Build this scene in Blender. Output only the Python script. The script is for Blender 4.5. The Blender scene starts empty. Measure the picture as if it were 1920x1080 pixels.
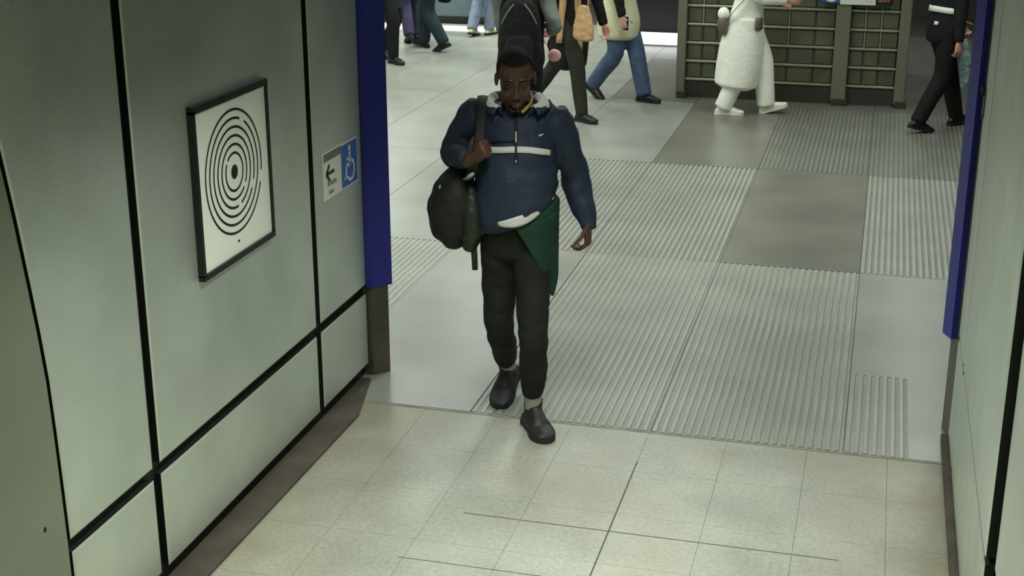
import bpy, bmesh, math, random
from mathutils import Vector, Matrix, Quaternion, noise
from mathutils.bvhtree import BVHTree
random.seed(7)
PI = math.pi
scene = bpy.context.scene
COL = scene.collection

# ------------------------------------------------------------------ camera
FPX, CAM_H = 2600.0, 2.65
YAW, PITCH = 0.260077, 0.324632
HD = Vector((-math.sin(YAW), math.cos(YAW), 0))      # heading of the camera on the ground
RT = Vector((math.cos(YAW), math.sin(YAW), 0))
FW = HD * math.cos(PITCH) + Vector((0, 0, -math.sin(PITCH)))
UP = RT.cross(FW)
cd = bpy.data.cameras.new('camera'); cam = bpy.data.objects.new('camera', cd); COL.objects.link(cam)
cam.matrix_world = Matrix(((RT.x, UP.x, -FW.x, 0), (RT.y, UP.y, -FW.y, 0), (RT.z, UP.z, -FW.z, CAM_H), (0, 0, 0, 1)))
cd.sensor_width = 36.0; cd.lens = 36.0 * FPX / 1920.0; cd.clip_start = 0.05; cd.clip_end = 100
scene.camera = cam

# ------------------------------------------------------------------ world, exposure
w = bpy.data.worlds.new('world'); scene.world = w; w.use_nodes = True
w.node_tree.nodes['Background'].inputs[0].default_value = (0.80, 0.86, 0.78, 1)
w.node_tree.nodes['Background'].inputs[1].default_value = 0.03
vs = scene.view_settings
vs.view_transform = 'Standard'; vs.look = 'None'; vs.gamma = 1.0; vs.use_curve_mapping = False
vs.exposure = 0.0

# ------------------------------------------------------------------ lamps of the place (area lamps under the ceilings)
LAMP_TINT = (0.955, 1.0, 0.94)
LAMPS = []   # (x, y, z, length along x, width along y, watts)
for x, y, pw in [(-0.95, 0.9, 42), (-0.95, 3.9, 47)]:
    LAMPS.append((x, y, 2.86, 0.35, 1.5, pw))
for x in (-6.6, -4.2, -1.8, 0.6):
    for y in (8.2, 11.2, 14.2, 17.6):
        pw = 55 if x < -3 else 34
        if y > 13 and x > -3: pw = 17
        if y > 16 and x < -3: pw = 100
        LAMPS.append((x, y, 3.24, 0.3, 1.6, pw))

# ------------------------------------------------------------------ material helpers
def lin(c):
    return tuple(((v / 255) / 12.92 if v / 255 <= 0.04045 else (((v / 255) + 0.055) / 1.055) ** 2.4) for v in c)
def mat(name, rgb, rough=0.6, metal=0.0, var=0.0, scale=8.0, bump=0.0, bscale=60.0, spec=0.5, detail=3.0, rgb2=None, emit=0.0, stretch=None):
    m = bpy.data.materials.new(name); m.use_nodes = True
    nt = m.node_tree; b = nt.nodes['Principled BSDF']
    col = lin(rgb)
    b.inputs['Base Color'].default_value = (*col, 1); b.inputs['Roughness'].default_value = rough
    b.inputs['Metallic'].default_value = metal; b.inputs['Specular IOR Level'].default_value = spec
    if emit:
        b.inputs['Emission Color'].default_value = (*col, 1); b.inputs['Emission Strength'].default_value = emit
    tc = nt.nodes.new('ShaderNodeTexCoord'); mp = nt.nodes.new('ShaderNodeMapping')
    g = nt.nodes.new('ShaderNodeNewGeometry')
    nt.links.new(g.outputs['Position'], mp.inputs[0])
    if stretch: mp.inputs['Scale'].default_value = stretch
    if var or rgb2:
        n = nt.nodes.new('ShaderNodeTexNoise'); n.inputs['Scale'].default_value = scale; n.inputs['Detail'].default_value = detail
        nt.links.new(mp.outputs[0], n.inputs['Vector'])
        r = nt.nodes.new('ShaderNodeValToRGB')
        c2 = lin(rgb2) if rgb2 else tuple(max(0, v * (1 - var)) for v in col)
        c1 = col if rgb2 else tuple(min(1, v * (1 + var)) for v in col)
        r.color_ramp.elements[0].position = 0.33; r.color_ramp.elements[1].position = 0.67
        r.color_ramp.elements[0].color = (*c2, 1); r.color_ramp.elements[1].color = (*c1, 1)
        nt.links.new(n.outputs[0], r.inputs[0]); nt.links.new(r.outputs[0], b.inputs['Base Color'])
    if bump:
        n2 = nt.nodes.new('ShaderNodeTexNoise'); n2.inputs['Scale'].default_value = bscale; n2.inputs['Detail'].default_value = 2
        nt.links.new(mp.outputs[0], n2.inputs['Vector'])
        bp = nt.nodes.new('ShaderNodeBump'); bp.inputs['Strength'].default_value = bump; bp.inputs['Distance'].default_value = 0.01
        nt.links.new(n2.outputs[0], bp.inputs['Height']); nt.links.new(bp.outputs[0], b.inputs['Normal'])
    return m
M = {}
M['panel'] = mat('dimpled_steel', (214, 223, 211), 0.40, 0.76, var=0.10, scale=2.2, bump=0.12, bscale=190)
M['panel_edge'] = mat('steel_edge', (208, 214, 196), 0.38, 0.6)
M['pier'] = mat('pier_steel', (140, 145, 126), 0.5, 0.45, var=0.08, scale=2.0)
M['channel'] = mat('dark_channel', (26, 30, 20), 0.6, 0.2)
M['plinth'] = mat('dirty_plinth', (74, 68, 57), 0.7, 0.0, var=0.25, scale=5)
M['jamb'] = mat('brown_steel_jamb', (104, 98, 86), 0.42, 0.6, var=0.15, scale=4)
M['blue'] = mat('blue_enamel', (44, 50, 152), 0.38, 0.0)
M['ceiling'] = mat('ceiling_grey', (52, 54, 48), 0.7, 0.2)
M['hallwall'] = mat('hall_wall_grey', (84, 87, 78), 0.6)
M['black_void'] = mat('black_wall', (16, 15, 18), 0.7)
M['grout'] = mat('pale_grout', (186, 187, 166), 0.8, var=0.15, scale=6)
M['grout_dark'] = mat('dark_joint', (78, 78, 66), 0.8)
M['threshold'] = mat('threshold_joint', (134, 134, 118), 0.8, var=.2, scale=9)
M['steel_dark'] = mat('kiosk_dark_panel', (104, 108, 88), 0.42, 0.35, var=0.22, scale=3)
M['rail'] = mat('kiosk_rail', (186, 190, 164), 0.4, 0.6, var=0.12, scale=5)
M['post'] = mat('kiosk_post', (136, 140, 120), 0.45, 0.5)
M['kplinth'] = mat('kiosk_plinth', (60, 62, 52), 0.5, 0.1)
M['white_print'] = mat('white_enamel', (238, 243, 228), 0.35)
M['black_print'] = mat('black_enamel', (14, 16, 14), 0.4)
M['frame'] = mat('dark_frame', (30, 36, 30), 0.45, 0.3)
M['sign_blue'] = mat('sign_blue', (38, 104, 186), 0.4)
M['sign_grey'] = mat('sign_grey', (120, 124, 126), 0.5)
M['chrome'] = mat('zip_metal', (205, 210, 205), 0.3, 0.6)

# terrazzo and hall flooring with fine speckle
def floor_mat(name, rgb, rgb2, speck, rough, nscale=3.0, stain=None, bump=0.0):
    m = mat(name, rgb, rough, 0.0, rgb2=rgb2, scale=nscale, detail=5)
    nt = m.node_tree; b = nt.nodes['Principled BSDF']; src = b.inputs['Base Color'].links[0].from_socket
    g = nt.nodes.new('ShaderNodeNewGeometry')
    v = nt.nodes.new('ShaderNodeTexNoise'); v.inputs['Scale'].default_value = 55; v.inputs['Detail'].default_value = 4
    nt.links.new(g.outputs['Position'], v.inputs['Vector'])
    r = nt.nodes.new('ShaderNodeValToRGB')
    r.color_ramp.elements[0].position = 0.30; r.color_ramp.elements[0].color = (1 - speck, 1 - speck, 1 - speck, 1)
    r.color_ramp.elements[1].position = 0.62; r.color_ramp.elements[1].color = (1, 1, 1, 1)
    nt.links.new(v.outputs[0], r.inputs[0])
    mx = nt.nodes.new('ShaderNodeMix'); mx.data_type = 'RGBA'; mx.blend_type = 'MULTIPLY'; mx.inputs[0].default_value = 1.0
    nt.links.new(src, mx.inputs[6]); nt.links.new(r.outputs[0], mx.inputs[7])
    out = mx.outputs[2]
    if stain:
        n = nt.nodes.new('ShaderNodeTexNoise'); n.inputs['Scale'].default_value = 1.1; n.inputs['Detail'].default_value = 6
        nt.links.new(g.outputs['Position'], n.inputs['Vector'])
        rr = nt.nodes.new('ShaderNodeValToRGB'); rr.color_ramp.elements[0].position = 0.48; rr.color_ramp.elements[1].position = 0.72
        nt.links.new(n.outputs[0], rr.inputs[0])
        m2 = nt.nodes.new('ShaderNodeMix'); m2.data_type = 'RGBA'
        m2.inputs[7].default_value = (*lin(stain), 1)
        sc = nt.nodes.new('ShaderNodeMath'); sc.operation = 'MULTIPLY'; sc.inputs[1].default_value = 0.5
        nt.links.new(rr.outputs[0], sc.inputs[0]); nt.links.new(sc.outputs[0], m2.inputs[0]); nt.links.new(out, m2.inputs[6])
        out = m2.outputs[2]
    if stain:
        sx = nt.nodes.new('ShaderNodeSeparateXYZ'); nt.links.new(g.outputs['Position'], sx.inputs[0])
        ab = nt.nodes.new('ShaderNodeMath'); ab.operation = 'SUBTRACT'; ab.inputs[1].default_value = (XL + XR) / 2; nt.links.new(sx.outputs[0], ab.inputs[0])
        a2 = nt.nodes.new('ShaderNodeMath'); a2.operation = 'ABSOLUTE'; nt.links.new(ab.outputs[0], a2.inputs[0])
        mr = nt.nodes.new('ShaderNodeMapRange'); mr.inputs[1].default_value = 0.78; mr.inputs[2].default_value = 1.38; nt.links.new(a2.outputs[0], mr.inputs[0])
        n3 = nt.nodes.new('ShaderNodeTexNoise'); n3.inputs['Scale'].default_value = 4.0; n3.inputs['Detail'].default_value = 6; nt.links.new(g.outputs['Position'], n3.inputs['Vector'])
        mm_ = nt.nodes.new('ShaderNodeMath'); mm_.operation = 'MULTIPLY'; nt.links.new(mr.outputs[0], mm_.inputs[0]); nt.links.new(n3.outputs[0], mm_.inputs[1])
        m3 = nt.nodes.new('ShaderNodeMix'); m3.data_type = 'RGBA'; m3.inputs[7].default_value = (*lin((122, 108, 80)), 1)
        nt.links.new(mm_.outputs[0], m3.inputs[0]); nt.links.new(out, m3.inputs[6]); out = m3.outputs[2]
    nt.links.new(out, b.inputs['Base Color'])
    return m
XL, XR = -2.365, 0.43
M['tile'] = floor_mat('beige_terrazzo', (174, 176, 161), (154, 156, 142), 0.22, 0.42, 2.5, stain=(150, 143, 112))
M['hall'] = floor_mat('grey_hall_floor', (152, 156, 146), (138, 142, 132), 0.10, 0.30, 2.0)
M['hall_shaded'] = floor_mat('shaded_grey_hall_floor', (120, 122, 112), (108, 110, 100), 0.08, 0.30, 2.0)  # shaded copy of the hall floor, light falloff put into the colour
M['groove'] = floor_mat('darker_groove', (124, 126, 116), (108, 111, 101), 0.15, 0.5, 2.0)  # groove bottoms, a tone darker than the ribs
M['rib_shaded'] = floor_mat('shaded_worn_rib', (132, 135, 124), (118, 121, 111), 0.10, 0.34, 2.5)  # shaded copy of the worn rib
M['groove_shaded'] = floor_mat('shaded_groove', (108, 110, 100), (94, 96, 88), 0.12, 0.45, 1.6)  # shaded copy of the groove
M['groove_worn'] = floor_mat('worn_groove', (148, 151, 140), (122, 125, 115), 0.12, 0.45, 1.6)
M['rib'] = floor_mat('worn_rib', (160, 164, 152), (146, 150, 139), 0.10, 0.34, 2.5)

# ------------------------------------------------------------------ object helpers
def link(name, me, parent=None, loc=None):
    o = bpy.data.objects.new(name, me); COL.objects.link(o)
    if parent: o.parent = parent
    if loc: o.location = loc
    return o
def tag(o, label=None, cat=None, group=None, kind=None):
    if label: o['label'] = label
    if cat: o['category'] = cat
    if group: o['group'] = group
    if kind: o['kind'] = kind
    return o
def empty(name, loc, rz=0.0):
    o = bpy.data.objects.new(name, None); COL.objects.link(o); o.location = loc; o.rotation_euler = (0, 0, rz)
    o.empty_display_size = 0.1
    return o
def mesh(name, V, F, mats, idx=None, smooth=False):
    me = bpy.data.meshes.new(name); me.from_pydata([tuple(v) for v in V], [], F)
    if not isinstance(mats, (list, tuple)): mats = [mats]
    for m in mats: me.materials.append(m)
    if idx: me.polygons.foreach_set('material_index', idx)
    if smooth: me.polygons.foreach_set('use_smooth', [True] * len(me.polygons))
    me.update()
    return me
class MB:
    def __init__(s): s.V = []; s.F = []; s.I = []
    def add(s, V, F, i=0):
        b = len(s.V); s.V += [tuple(v) for v in V]; s.F += [tuple(b + k for k in f) for f in F]; s.I += [i] * len(F)
        return s
    def box(s, x0, x1, y0, y1, z0, z1, i=0):
        V = [(x0, y0, z0), (x1, y0, z0), (x1, y1, z0), (x0, y1, z0), (x0, y0, z1), (x1, y0, z1), (x1, y1, z1), (x0, y1, z1)]
        F = [(0, 3, 2, 1), (4, 5, 6, 7), (0, 1, 5, 4), (1, 2, 6, 5), (2, 3, 7, 6), (3, 0, 4, 7)]
        return s.add(V, F, i)
    def prism(s, poly, z0, z1, i=0):     # poly ccw in xy
        n = len(poly)
        V = [(p[0], p[1], z0) for p in poly] + [(p[0], p[1], z1) for p in poly]
        F = [tuple(reversed(range(n))), tuple(range(n, 2 * n))] + [(k, (k + 1) % n, n + (k + 1) % n, n + k) for k in range(n)]
        return s.add(V, F, i)
    def build(s, name, mats, parent=None, smooth=False):
        return link(name, mesh(name, s.V, s.F, mats, s.I, smooth), parent)
def bevel_box(name, x0, x1, y0, y1, z0, z1, mats, parent, bev=0.006, seg=2, loc=None):
    bm = bmesh.new(); bmesh.ops.create_cube(bm, size=1.0)
    for v in bm.verts:
        v.co = Vector(((x0 + x1) / 2 + v.co.x * (x1 - x0), (y0 + y1) / 2 + v.co.y * (y1 - y0), (z0 + z1) / 2 + v.co.z * (z1 - z0)))
    bmesh.ops.bevel(bm, geom=bm.edges[:], offset=bev, segments=seg, affect='EDGES', profile=0.5)
    me = bpy.data.meshes.new(name); bm.to_mesh(me); bm.free()
    for m in (mats if isinstance(mats, (list, tuple)) else [mats]): me.materials.append(m)
    return link(name, me, parent, loc)

# ------------------------------------------------------------------ the corridor and hall shell
XL, XR = -2.365, 0.43
YEND = 6.09
floor = MB().box(-9.5, 4.5, -2.2, 5.775, -0.10, -0.006, 0).box(-9.5, 4.5, 5.775, 21.0, -0.10, -0.006, 1).build('floor', [M['grout'], M['grout_dark']])
tag(floor, 'beige tiled corridor floor meeting the grey ribbed hall floor', kind='structure')
# corridor tiles, each its own piece
TX = [-2.34 + 0.0] + [-1.955, -1.60, -1.245, -0.885, -0.53, -0.175, 0.17, 0.43]
TY = [5.76 - 0.403 * k for k in range(0, 20)]
tile_cache = {}
for i in range(len(TX) - 1):
    for j in range(len(TY) - 1):
        y1, y0 = TY[j], TY[j + 1]
        wx, wy = TX[i + 1] - TX[i], y1 - y0
        gx = 0.0007
        key = (round(wx, 3), round(wy, 3))
        if key not in tile_cache:
            tile_cache[key] = mesh('floor_tile', *[(lambda mb: (mb.V, mb.F))(MB().box(gx, wx - gx, gx, wy - gx, -0.02, 0.0))][0], M['tile'])
        link('floor_tile', tile_cache[key], floor, (TX[i], y0, 0))
# dark movement joints that show between the tiles
for (x0, x1, y0, y1) in [(-0.888, -0.882, -1.5, 5.45), (-1.48, 0.0, 4.802, 4.807), (-1.62, -0.6, 4.40, 4.404)]:
    MB().box(x0, x1, y0, y1, -0.004, 0.0008).build('movement_joint', M['grout_dark'], floor)
MB().box(XL, XR, 5.762, 5.782, -0.01, 0.001).build('threshold_joint', M['threshold'], floor)

# hall panels: some smooth, some ribbed
CX = [-0.02 + 0.862 * k for k in range(-10, 4)]
RY = [5.785, 8.44, 11.02, 13.65, 16.25, 18.85]
PITCHR = 0.0389
def ribbed_mesh(wx, wy, n0=0, n1=99, part=None, depth=0.0042):
    mb = MB(); nr = round(wx / PITCHR); ya, yb = 0.002, wy - 0.002
    if part: yb = part
    h, base = 0.003, -depth
    x = 0.003; prof = [(x, base)]
    cols = []
    for k in range(nr):
        a = 0.004 + k * PITCHR
        if n0 <= k < n1:
            prof += [(a, base), (a + 0.004, h * 0.35), (a + 0.0205, h * 0.35), (a + 0.0245, base)]; cols += [0, 1, 1, 1]
    prof += [(wx - 0.003, base)]; cols += [0]
    V = [(px, ya, pz) for px, pz in prof] + [(px, yb, pz) for px, pz in prof]; n = len(prof)
    F = [(k, k + 1, n + k + 1, n + k) for k in range(n - 1)]
    mb.add(V, F); mb.I = cols
    mb.box(0.002, wx - 0.002, 0.002, wy - 0.002, -0.02, base - 0.0002, 0)
    if part: mb.box(0.003, wx - 0.003, yb, wy - 0.003, -0.0047, 0.0, 2)
    if n1 < 99: mb.box(0.006 + n1 * PITCHR, wx - 0.003, ya, yb, -0.0047, 0.0, 2)
    return mb
pan_cache = {}
RIB = {(8, 0): 2, (9, 0): 2, (10, 0): 3, (10, 1): 1, (10, 2): 2, (8, 1): 1, (7, 1): 1, (9, 2): 2, (6, 0): 2, (11, 1): 1}
for i in range(len(CX) - 1):
    for j in range(len(RY) - 1):
        wx, wy = CX[i + 1] - CX[i], RY[j + 1] - RY[j]
        kind = RIB.get((i, j), 0)
        dark = (i >= 8 and j >= 2) or (i == 7 and j == 3) or (i, j) in ((9, 1),)  # panels near the kiosk take shaded copies, painting the dimmer light there
        key = (round(wy, 3), kind, dark)
        if key not in pan_cache:
            if kind == 0: mb = MB().box(0.0025, wx - 0.0025, 0.0025, wy - 0.0025, -0.02, 0.0)
            elif kind == 3: mb = ribbed_mesh(wx, wy, 0, 7, 0.95, 0.0022)
            elif kind == 2: mb = ribbed_mesh(wx, wy, depth=0.0026)
            else: mb = ribbed_mesh(wx, wy)
            mm = [M['hall_shaded'] if dark else M['hall']] if kind == 0 else ([M['groove_shaded'], M['rib_shaded'], M['hall_shaded']] if dark else [M['groove'] if kind == 1 else M['groove_worn'], M['rib'], M['hall']])
            pan_cache[key] = mesh('floor_panel', mb.V, mb.F, mm, mb.I)
        link('floor_panel', pan_cache[key], floor, (CX[i], RY[j], 0))

# walls with separate steel panels
def wall(name, side, label):
    X = XL if side < 0 else XR
    back = X + side * (0.03 if side < 0 else 0.055)
    o = MB().box(min(back, back + side * 0.17), max(back, back + side * 0.17), -2.0, YEND, 0, 2.9).build(name, M['channel'])
    tag(o, label, kind='structure')
    return o, X
def steel_panel(parent, side, X, y0, y1, z0, z1, m=None, edge=True):
    # front face at X facing the corridor, bevelled bright lip
    s = -side; b = 0.007; d = 0.028 if side < 0 else 0.034
    xs_f, xs_m, xs_b = X, X - s * b * 0.7, X - s * d
    A = [(xs_f, y0 + b, z0 + b), (xs_f, y1 - b, z0 + b), (xs_f, y1 - b, z1 - b), (xs_f, y0 + b, z1 - b)]
    B = [(xs_m, y0, z0), (xs_m, y1, z0), (xs_m, y1, z1), (xs_m, y0, z1)]
    C = [(xs_b, y0, z0), (xs_b, y1, z0), (xs_b, y1, z1), (xs_b, y0, z1)]
    V = A + B + C; F = [(0, 1, 2, 3)]; I = [0]
    for k in range(4):
        n = (k + 1) % 4
        F += [(4 + k, 4 + n, n, k), (8 + k, 8 + n, 4 + n, 4 + k)]; I += [1, 2]
    F += [(11, 10, 9, 8)]; I += [0]
    if side > 0: F = [tuple(reversed(f)) for f in F]
    return link('wall_panel', mesh('wall_panel', V, F, [m or M['panel'], M['panel_edge'] if edge else (m or M['panel']), M['channel']], I), parent)
wl, _ = wall('wall_left', -1, 'left corridor wall of dimpled grey steel panels with black joints')
wr, _ = wall('wall_right', 1, 'right corridor wall of grey steel panels seen at a glancing angle')
LJ = [3.99, 5.485, 6.10]
for a, b_ in zip(LJ[:-1], LJ[1:]):
    g0, g1 = 0.027, 0.027
    if b_ == 6.10: g1 = 0.012
    steel_panel(wl, -1, XL, a + g0, b_ - g1, 0.066, 0.437)
    steel_panel(wl, -1, XL, a + g0, b_ - g1, 0.482, 2.88)
for a, b_ in ((-2.0, -0.4), (-0.4, 1.1)):
    steel_panel(wl, -1, XL, a + 0.02, b_ - 0.02, 0.05, 0.44); steel_panel(wl, -1, XL, a + 0.02, b_ - 0.02, 0.478, 2.88)
RJ = [-2.0, -0.4, 1.2, 2.6, 3.31, 3.97, 5.62, 6.05]
for a, b_ in zip(RJ[:-1], RJ[1:]):
    g0 = 0.035 if abs(a - 3.97) < .01 else 0.02
    g1 = 0.035 if abs(b_ - 3.97) < .01 else (0.035 if b_ == 6.05 else 0.02)
    if abs(a - 3.31) < .01: g0 = 0.012
    if abs(b_ - 3.31) < .01: g1 = 0.012
    xr = XR if a > 3.9 else XR + 0.026
    steel_panel(wr, 1, xr, a + g0, b_ - g1, 0.04, 0.492, edge=False)
    steel_panel(wr, 1, xr, a + g0, b_ - g1, 0.515, 2.88, edge=False)
# first panels of the left wall, their near edge following the pier
def curved_panel(parent, left, y1, z0, z1):
    # left: list of (y, z) going up
    b, d = 0.007, 0.028
    outer = [left[0]] + [(y1, z0), (y1, z1)] + list(reversed(left[1:]))
    cy, cz = sum(p[0] for p in outer) / len(outer), sum(p[1] for p in outer) / len(outer)
    inner = [(y + (b if y < y1 - .2 else -b), z + (b if z <= z0 + 1e-6 else (-b if z >= z1 - 1e-6 else 0))) for y, z in outer]
    n = len(outer)
    V = [(XL, y, z) for y, z in inner] + [(XL - b * .7, y, z) for y, z in outer] + [(XL - d, y, z) for y, z in outer]
    F = [tuple(range(n))]; I = [0]
    for k in range(n):
        m_ = (k + 1) % n
        F += [(n + k, n + m_, m_, k), (2 * n + k, 2 * n + m_, n + m_, n + k)]; I += [1, 2]
    F.append(tuple(reversed(range(2 * n, 3 * n)))); I.append(0)
    return link('wall_panel', mesh('wall_panel', V, F, [M['panel'], M['panel_edge'], M['channel']], I), parent)
curved_panel(wl, [(3.437, 0.066), (3.437, 0.437)], 3.963, 0.066, 0.437)
curved_panel(wl, [(3.437, 0.482), (3.434, 0.65), (3.429, 0.85), (3.421, 1.04), (3.404, 1.20), (3.384, 1.35), (3.352, 1.57), (3.316, 1.78), (3.258, 2.03), (3.187, 2.3), (3.09, 2.58), (2.98, 2.88)], 3.963, 0.482, 2.88)
# near pier with its curved edge, standing proud of the left wall
edge = [(3.42, 0.0), (3.42, 0.48), (3.417, 0.65), (3.412, 0.85), (3.404, 1.04), (3.387, 1.20), (3.367, 1.35), (3.335, 1.57), (3.299, 1.78), (3.241, 2.03), (3.17, 2.3), (3.07, 2.58), (2.96, 2.88)]
def pier(pts, x0, x1, mats, name, parent):
    poly = [(1.1, 0.0)] + pts + [(1.1, 2.88)]
    n = len(poly)
    V = [(x1, p[0], p[1]) for p in poly] + [(x0, p[0], p[1]) for p in poly]
    F = [tuple(range(n)), tuple(reversed(range(n, 2 * n)))] + [(k, n + k, n + (k + 1) % n, (k + 1) % n) for k in range(n)]
    I = [0, 0] + [1] * n
    return link(name, mesh(name, V, F, mats, I), parent)
pr = pier([(y - 0.012, z) for y, z in edge], XL - 0.03, XL + 0.004, [M['pier'], M['channel']], 'trim_1', None)
tag(pr, 'plain olive grey steel pier with a curved edge at the far left', kind='structure')
rv = MB()
for k in range(10):
    a = 2 * PI * k / 10; rv.V.append((XL + 0.006, 3.30 + 0.006 * math.cos(a), 0.59 + 0.009 * math.sin(a)))
for k in range(10):
    a = 2 * PI * k / 10; rv.V.append((XL + 0.003, 3.30 + 0.008 * math.cos(a), 0.59 + 0.011 * math.sin(a)))
rv.F = [tuple(range(10))] + [(k, 10 + k, 10 + (k + 1) % 10, (k + 1) % 10) for k in range(10)]; rv.I = [0] * 11
rv.build('screw_head', M['channel'], pr)
# plinths
o = MB().prism([(XL - 0.02, -2.0), (XL + 0.075, -2.0), (XL + 0.13, 5.6), (XL + 0.03, 6.03), (XL - 0.02, 6.03)], -0.004, 0.012).build('trim_2', M['plinth'])
tag(o, 'grimy brown plinth strip along the foot of the left wall', kind='structure')
o = MB().box(XR - 0.03, XR + 0.03, -2.0, 6.03, -0.004, 0.03).build('trim_3', M['plinth'])
tag(o, 'dark plinth strip along the foot of the right wall', kind='structure')
# jambs at the mouth of the corridor, with blue enamel covers
o = MB().prism([(-2.342, 6.10), (-2.283, 6.175), (-2.36, 6.20), (-2.56, 6.20), (-2.56, 6.10)], 0.0, 2.9).build('trim_4', M['jamb'])
tag(o, 'brownish steel door jamb ending the left wall', kind='structure')
o = MB().prism([(0.436, 6.03), (0.62, 6.03), (0.62, 6.20), (0.45, 6.20), (0.408, 6.17)], 0.0, 2.9).build('trim_5', M['jamb'])
tag(o, 'brownish steel door jamb ending the right wall', kind='structure')
o = MB().prism([(-2.366, 6.088), (-2.338, 6.091), (-2.263, 6.182), (-2.280, 6.222), (-2.42, 6.222), (-2.42, 6.205), (-2.345, 6.203), (-2.280, 6.178), (-2.343, 6.099), (-2.366, 6.098)], 0.465, 2.89).build('trim_6', M['blue'])
tag(o, 'dark blue enamel cover strip on the left door jamb', kind='structure')
o = MB().prism([(0.402, 6.085), (0.424, 6.090), (0.405, 6.172), (0.45, 6.203), (0.52, 6.205), (0.52, 6.215), (0.40, 6.215), (0.368, 6.165)], 0.465, 2.89).build('trim_7', M['blue'])
tag(o, 'dark blue enamel cover strip on the right door jamb', kind='structure')
# rest of the shell
o = MB().box(-2.6, 0.68, -2.2, 6.2, 2.9, 3.0).build('ceiling', M['ceiling']); tag(o, 'grey corridor ceiling', kind='structure')
o = MB().box(-9.5, 4.5, 6.2, 21.0, 3.3, 3.4).build('ceiling_hall', M['ceiling']); tag(o, 'grey hall ceiling', kind='structure')
o = MB().box(-2.6, 0.68, -2.2, -2.0, 0, 2.9).build('wall_back', M['hallwall']); tag(o, 'wall behind the corridor', kind='structure')
o = MB().box(-9.5, -2.57, 6.05, 6.2, 0, 3.3).box(0.63, 4.5, 6.05, 6.2, 0, 3.3).box(-2.57, 0.63, 6.05, 6.2, 2.9, 3.3).build('wall_front', M['hallwall']); tag(o, 'hall wall around the corridor mouth', kind='structure')
o = MB().box(-9.7, -9.5, 6.05, 21.0, 0, 3.3).build('wall_far_left', M['hallwall']); tag(o, 'left wall of the hall', kind='structure')
o = MB().box(4.5, 4.7, 6.05, 21.0, 0, 3.3).build('wall_far_right', M['hallwall']); tag(o, 'right wall of the hall', kind='structure')
o = MB().box(-9.5, 4.5, 21.0, 21.2, 0, 3.3).build('wall_far', M['hallwall']); tag(o, 'far wall of the hall', kind='structure')

# lamps under the ceilings
for x, y, z, lx, ly, pw in LAMPS:
    hall = z > 3
    t = empty('ceiling_light', (x, y, z + 0.045))
    rw = {8.2: 'nearest', 11.2: 'second', 14.2: 'third', 17.6: 'farthest'}.get(y); cw = {-6.6: 'leftmost', -4.2: 'left of centre', -1.8: 'right of centre', 0.6: 'rightmost'}.get(x)
    tag(t, ('long hall ceiling light, %s in the %s row from the corridor' % (cw, rw)) if hall else ('long corridor ceiling light ' + ('nearest the hall' if y > 2 else 'farther from the hall')), 'light', 'hall ceiling lights' if hall else 'corridor ceiling lights')
    MB().box(-lx / 2 - 0.03, lx / 2 + 0.03, -ly / 2 - 0.03, ly / 2 + 0.03, -0.02, 0.012).build('housing', M['post'], t)
    ld = bpy.data.lights.new('tube', 'AREA'); ld.shape = 'RECTANGLE'; ld.size = lx; ld.size_y = ly; ld.energy = pw; ld.color = LAMP_TINT
    ld.spread = math.radians(150 if hall else 106)
    lo = bpy.data.objects.new('tube', ld); COL.objects.link(lo); lo.parent = t; lo.location = (0, 0, -0.03)

# ------------------------------------------------------------------ framed artwork on the left wall (generic ring pattern)
def disc_ring(mb, cx, cz, r0, r1, a0=0, a1=2 * PI, n=64, i=0, x=0.0):
    V = []; F = []
    for k in range(n + 1):
        a = a0 + (a1 - a0) * k / n
        V += [(x, cx + r0 * math.cos(a), cz + r0 * math.sin(a)), (x, cx + r1 * math.cos(a), cz + r1 * math.sin(a))]
    for k in range(n): F.append((2 * k, 2 * k + 1, 2 * k + 3, 2 * k + 2))
    mb.add(V, F, i)
py0, py1, pz0, pz1 = 4.395, 5.025, 1.040, 1.690
ap = empty('framed_artwork', (XL, (py0 + py1) / 2, (pz0 + pz1) / 2))
tag(ap, 'square white enamel artwork with black concentric rings in a dark frame', 'artwork')
hw, hh = (py1 - py0) / 2, (pz1 - pz0) / 2
fr = MB(); fb = 0.017
fr.box(0.001, 0.026, -hw, hw, hh - fb * 1.6, hh).box(0.001, 0.026, -hw, hw, -hh, -hh + fb * 1.3)
fr.box(0.001, 0.026, -hw, -hw + fb, -hh + fb, hh - fb).box(0.001, 0.026, hw - fb * .8, hw, -hh + fb, hh - fb)
fr.build('frame', M['frame'], ap)
bd = MB().box(0.001, 0.016, -hw + 0.01, hw - 0.01, -hh + 0.01, hh - 0.01).build('board', M['white_print'], ap)
rg = MB()
for k, (r0, r1) in enumerate([(0.233, 0.243), (0.200, 0.210), (0.167, 0.177), (0.134, 0.144), (0.101, 0.111), (0.068, 0.078)]):
    gap = 0.10
    a = -PI / 2 + (0.8 + 1.9 * k) * (1 if k % 2 else 1.6)
    disc_ring(rg, 0.0, 0.018, r0, r1, a + gap, a + 2 * PI - gap, 72, x=0.0167)
disc_ring(rg, 0.0, 0.018, 0.0, 0.028, 0, 2 * PI, 40, x=0.0167)
rg.build('ring_print', M['black_print'], bd)
MB().box(0.0163, 0.0168, -0.008, 0.008, -0.262, -0.252).build('number_mark', M['black_print'], bd)

# ------------------------------------------------------------------ step-free direction sign
sg = empty('direction_sign', (XL, 5.80, 1.14))
tag(sg, 'small white and blue arrow sign with wheelchair symbol beside the left jamb', 'sign')
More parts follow.
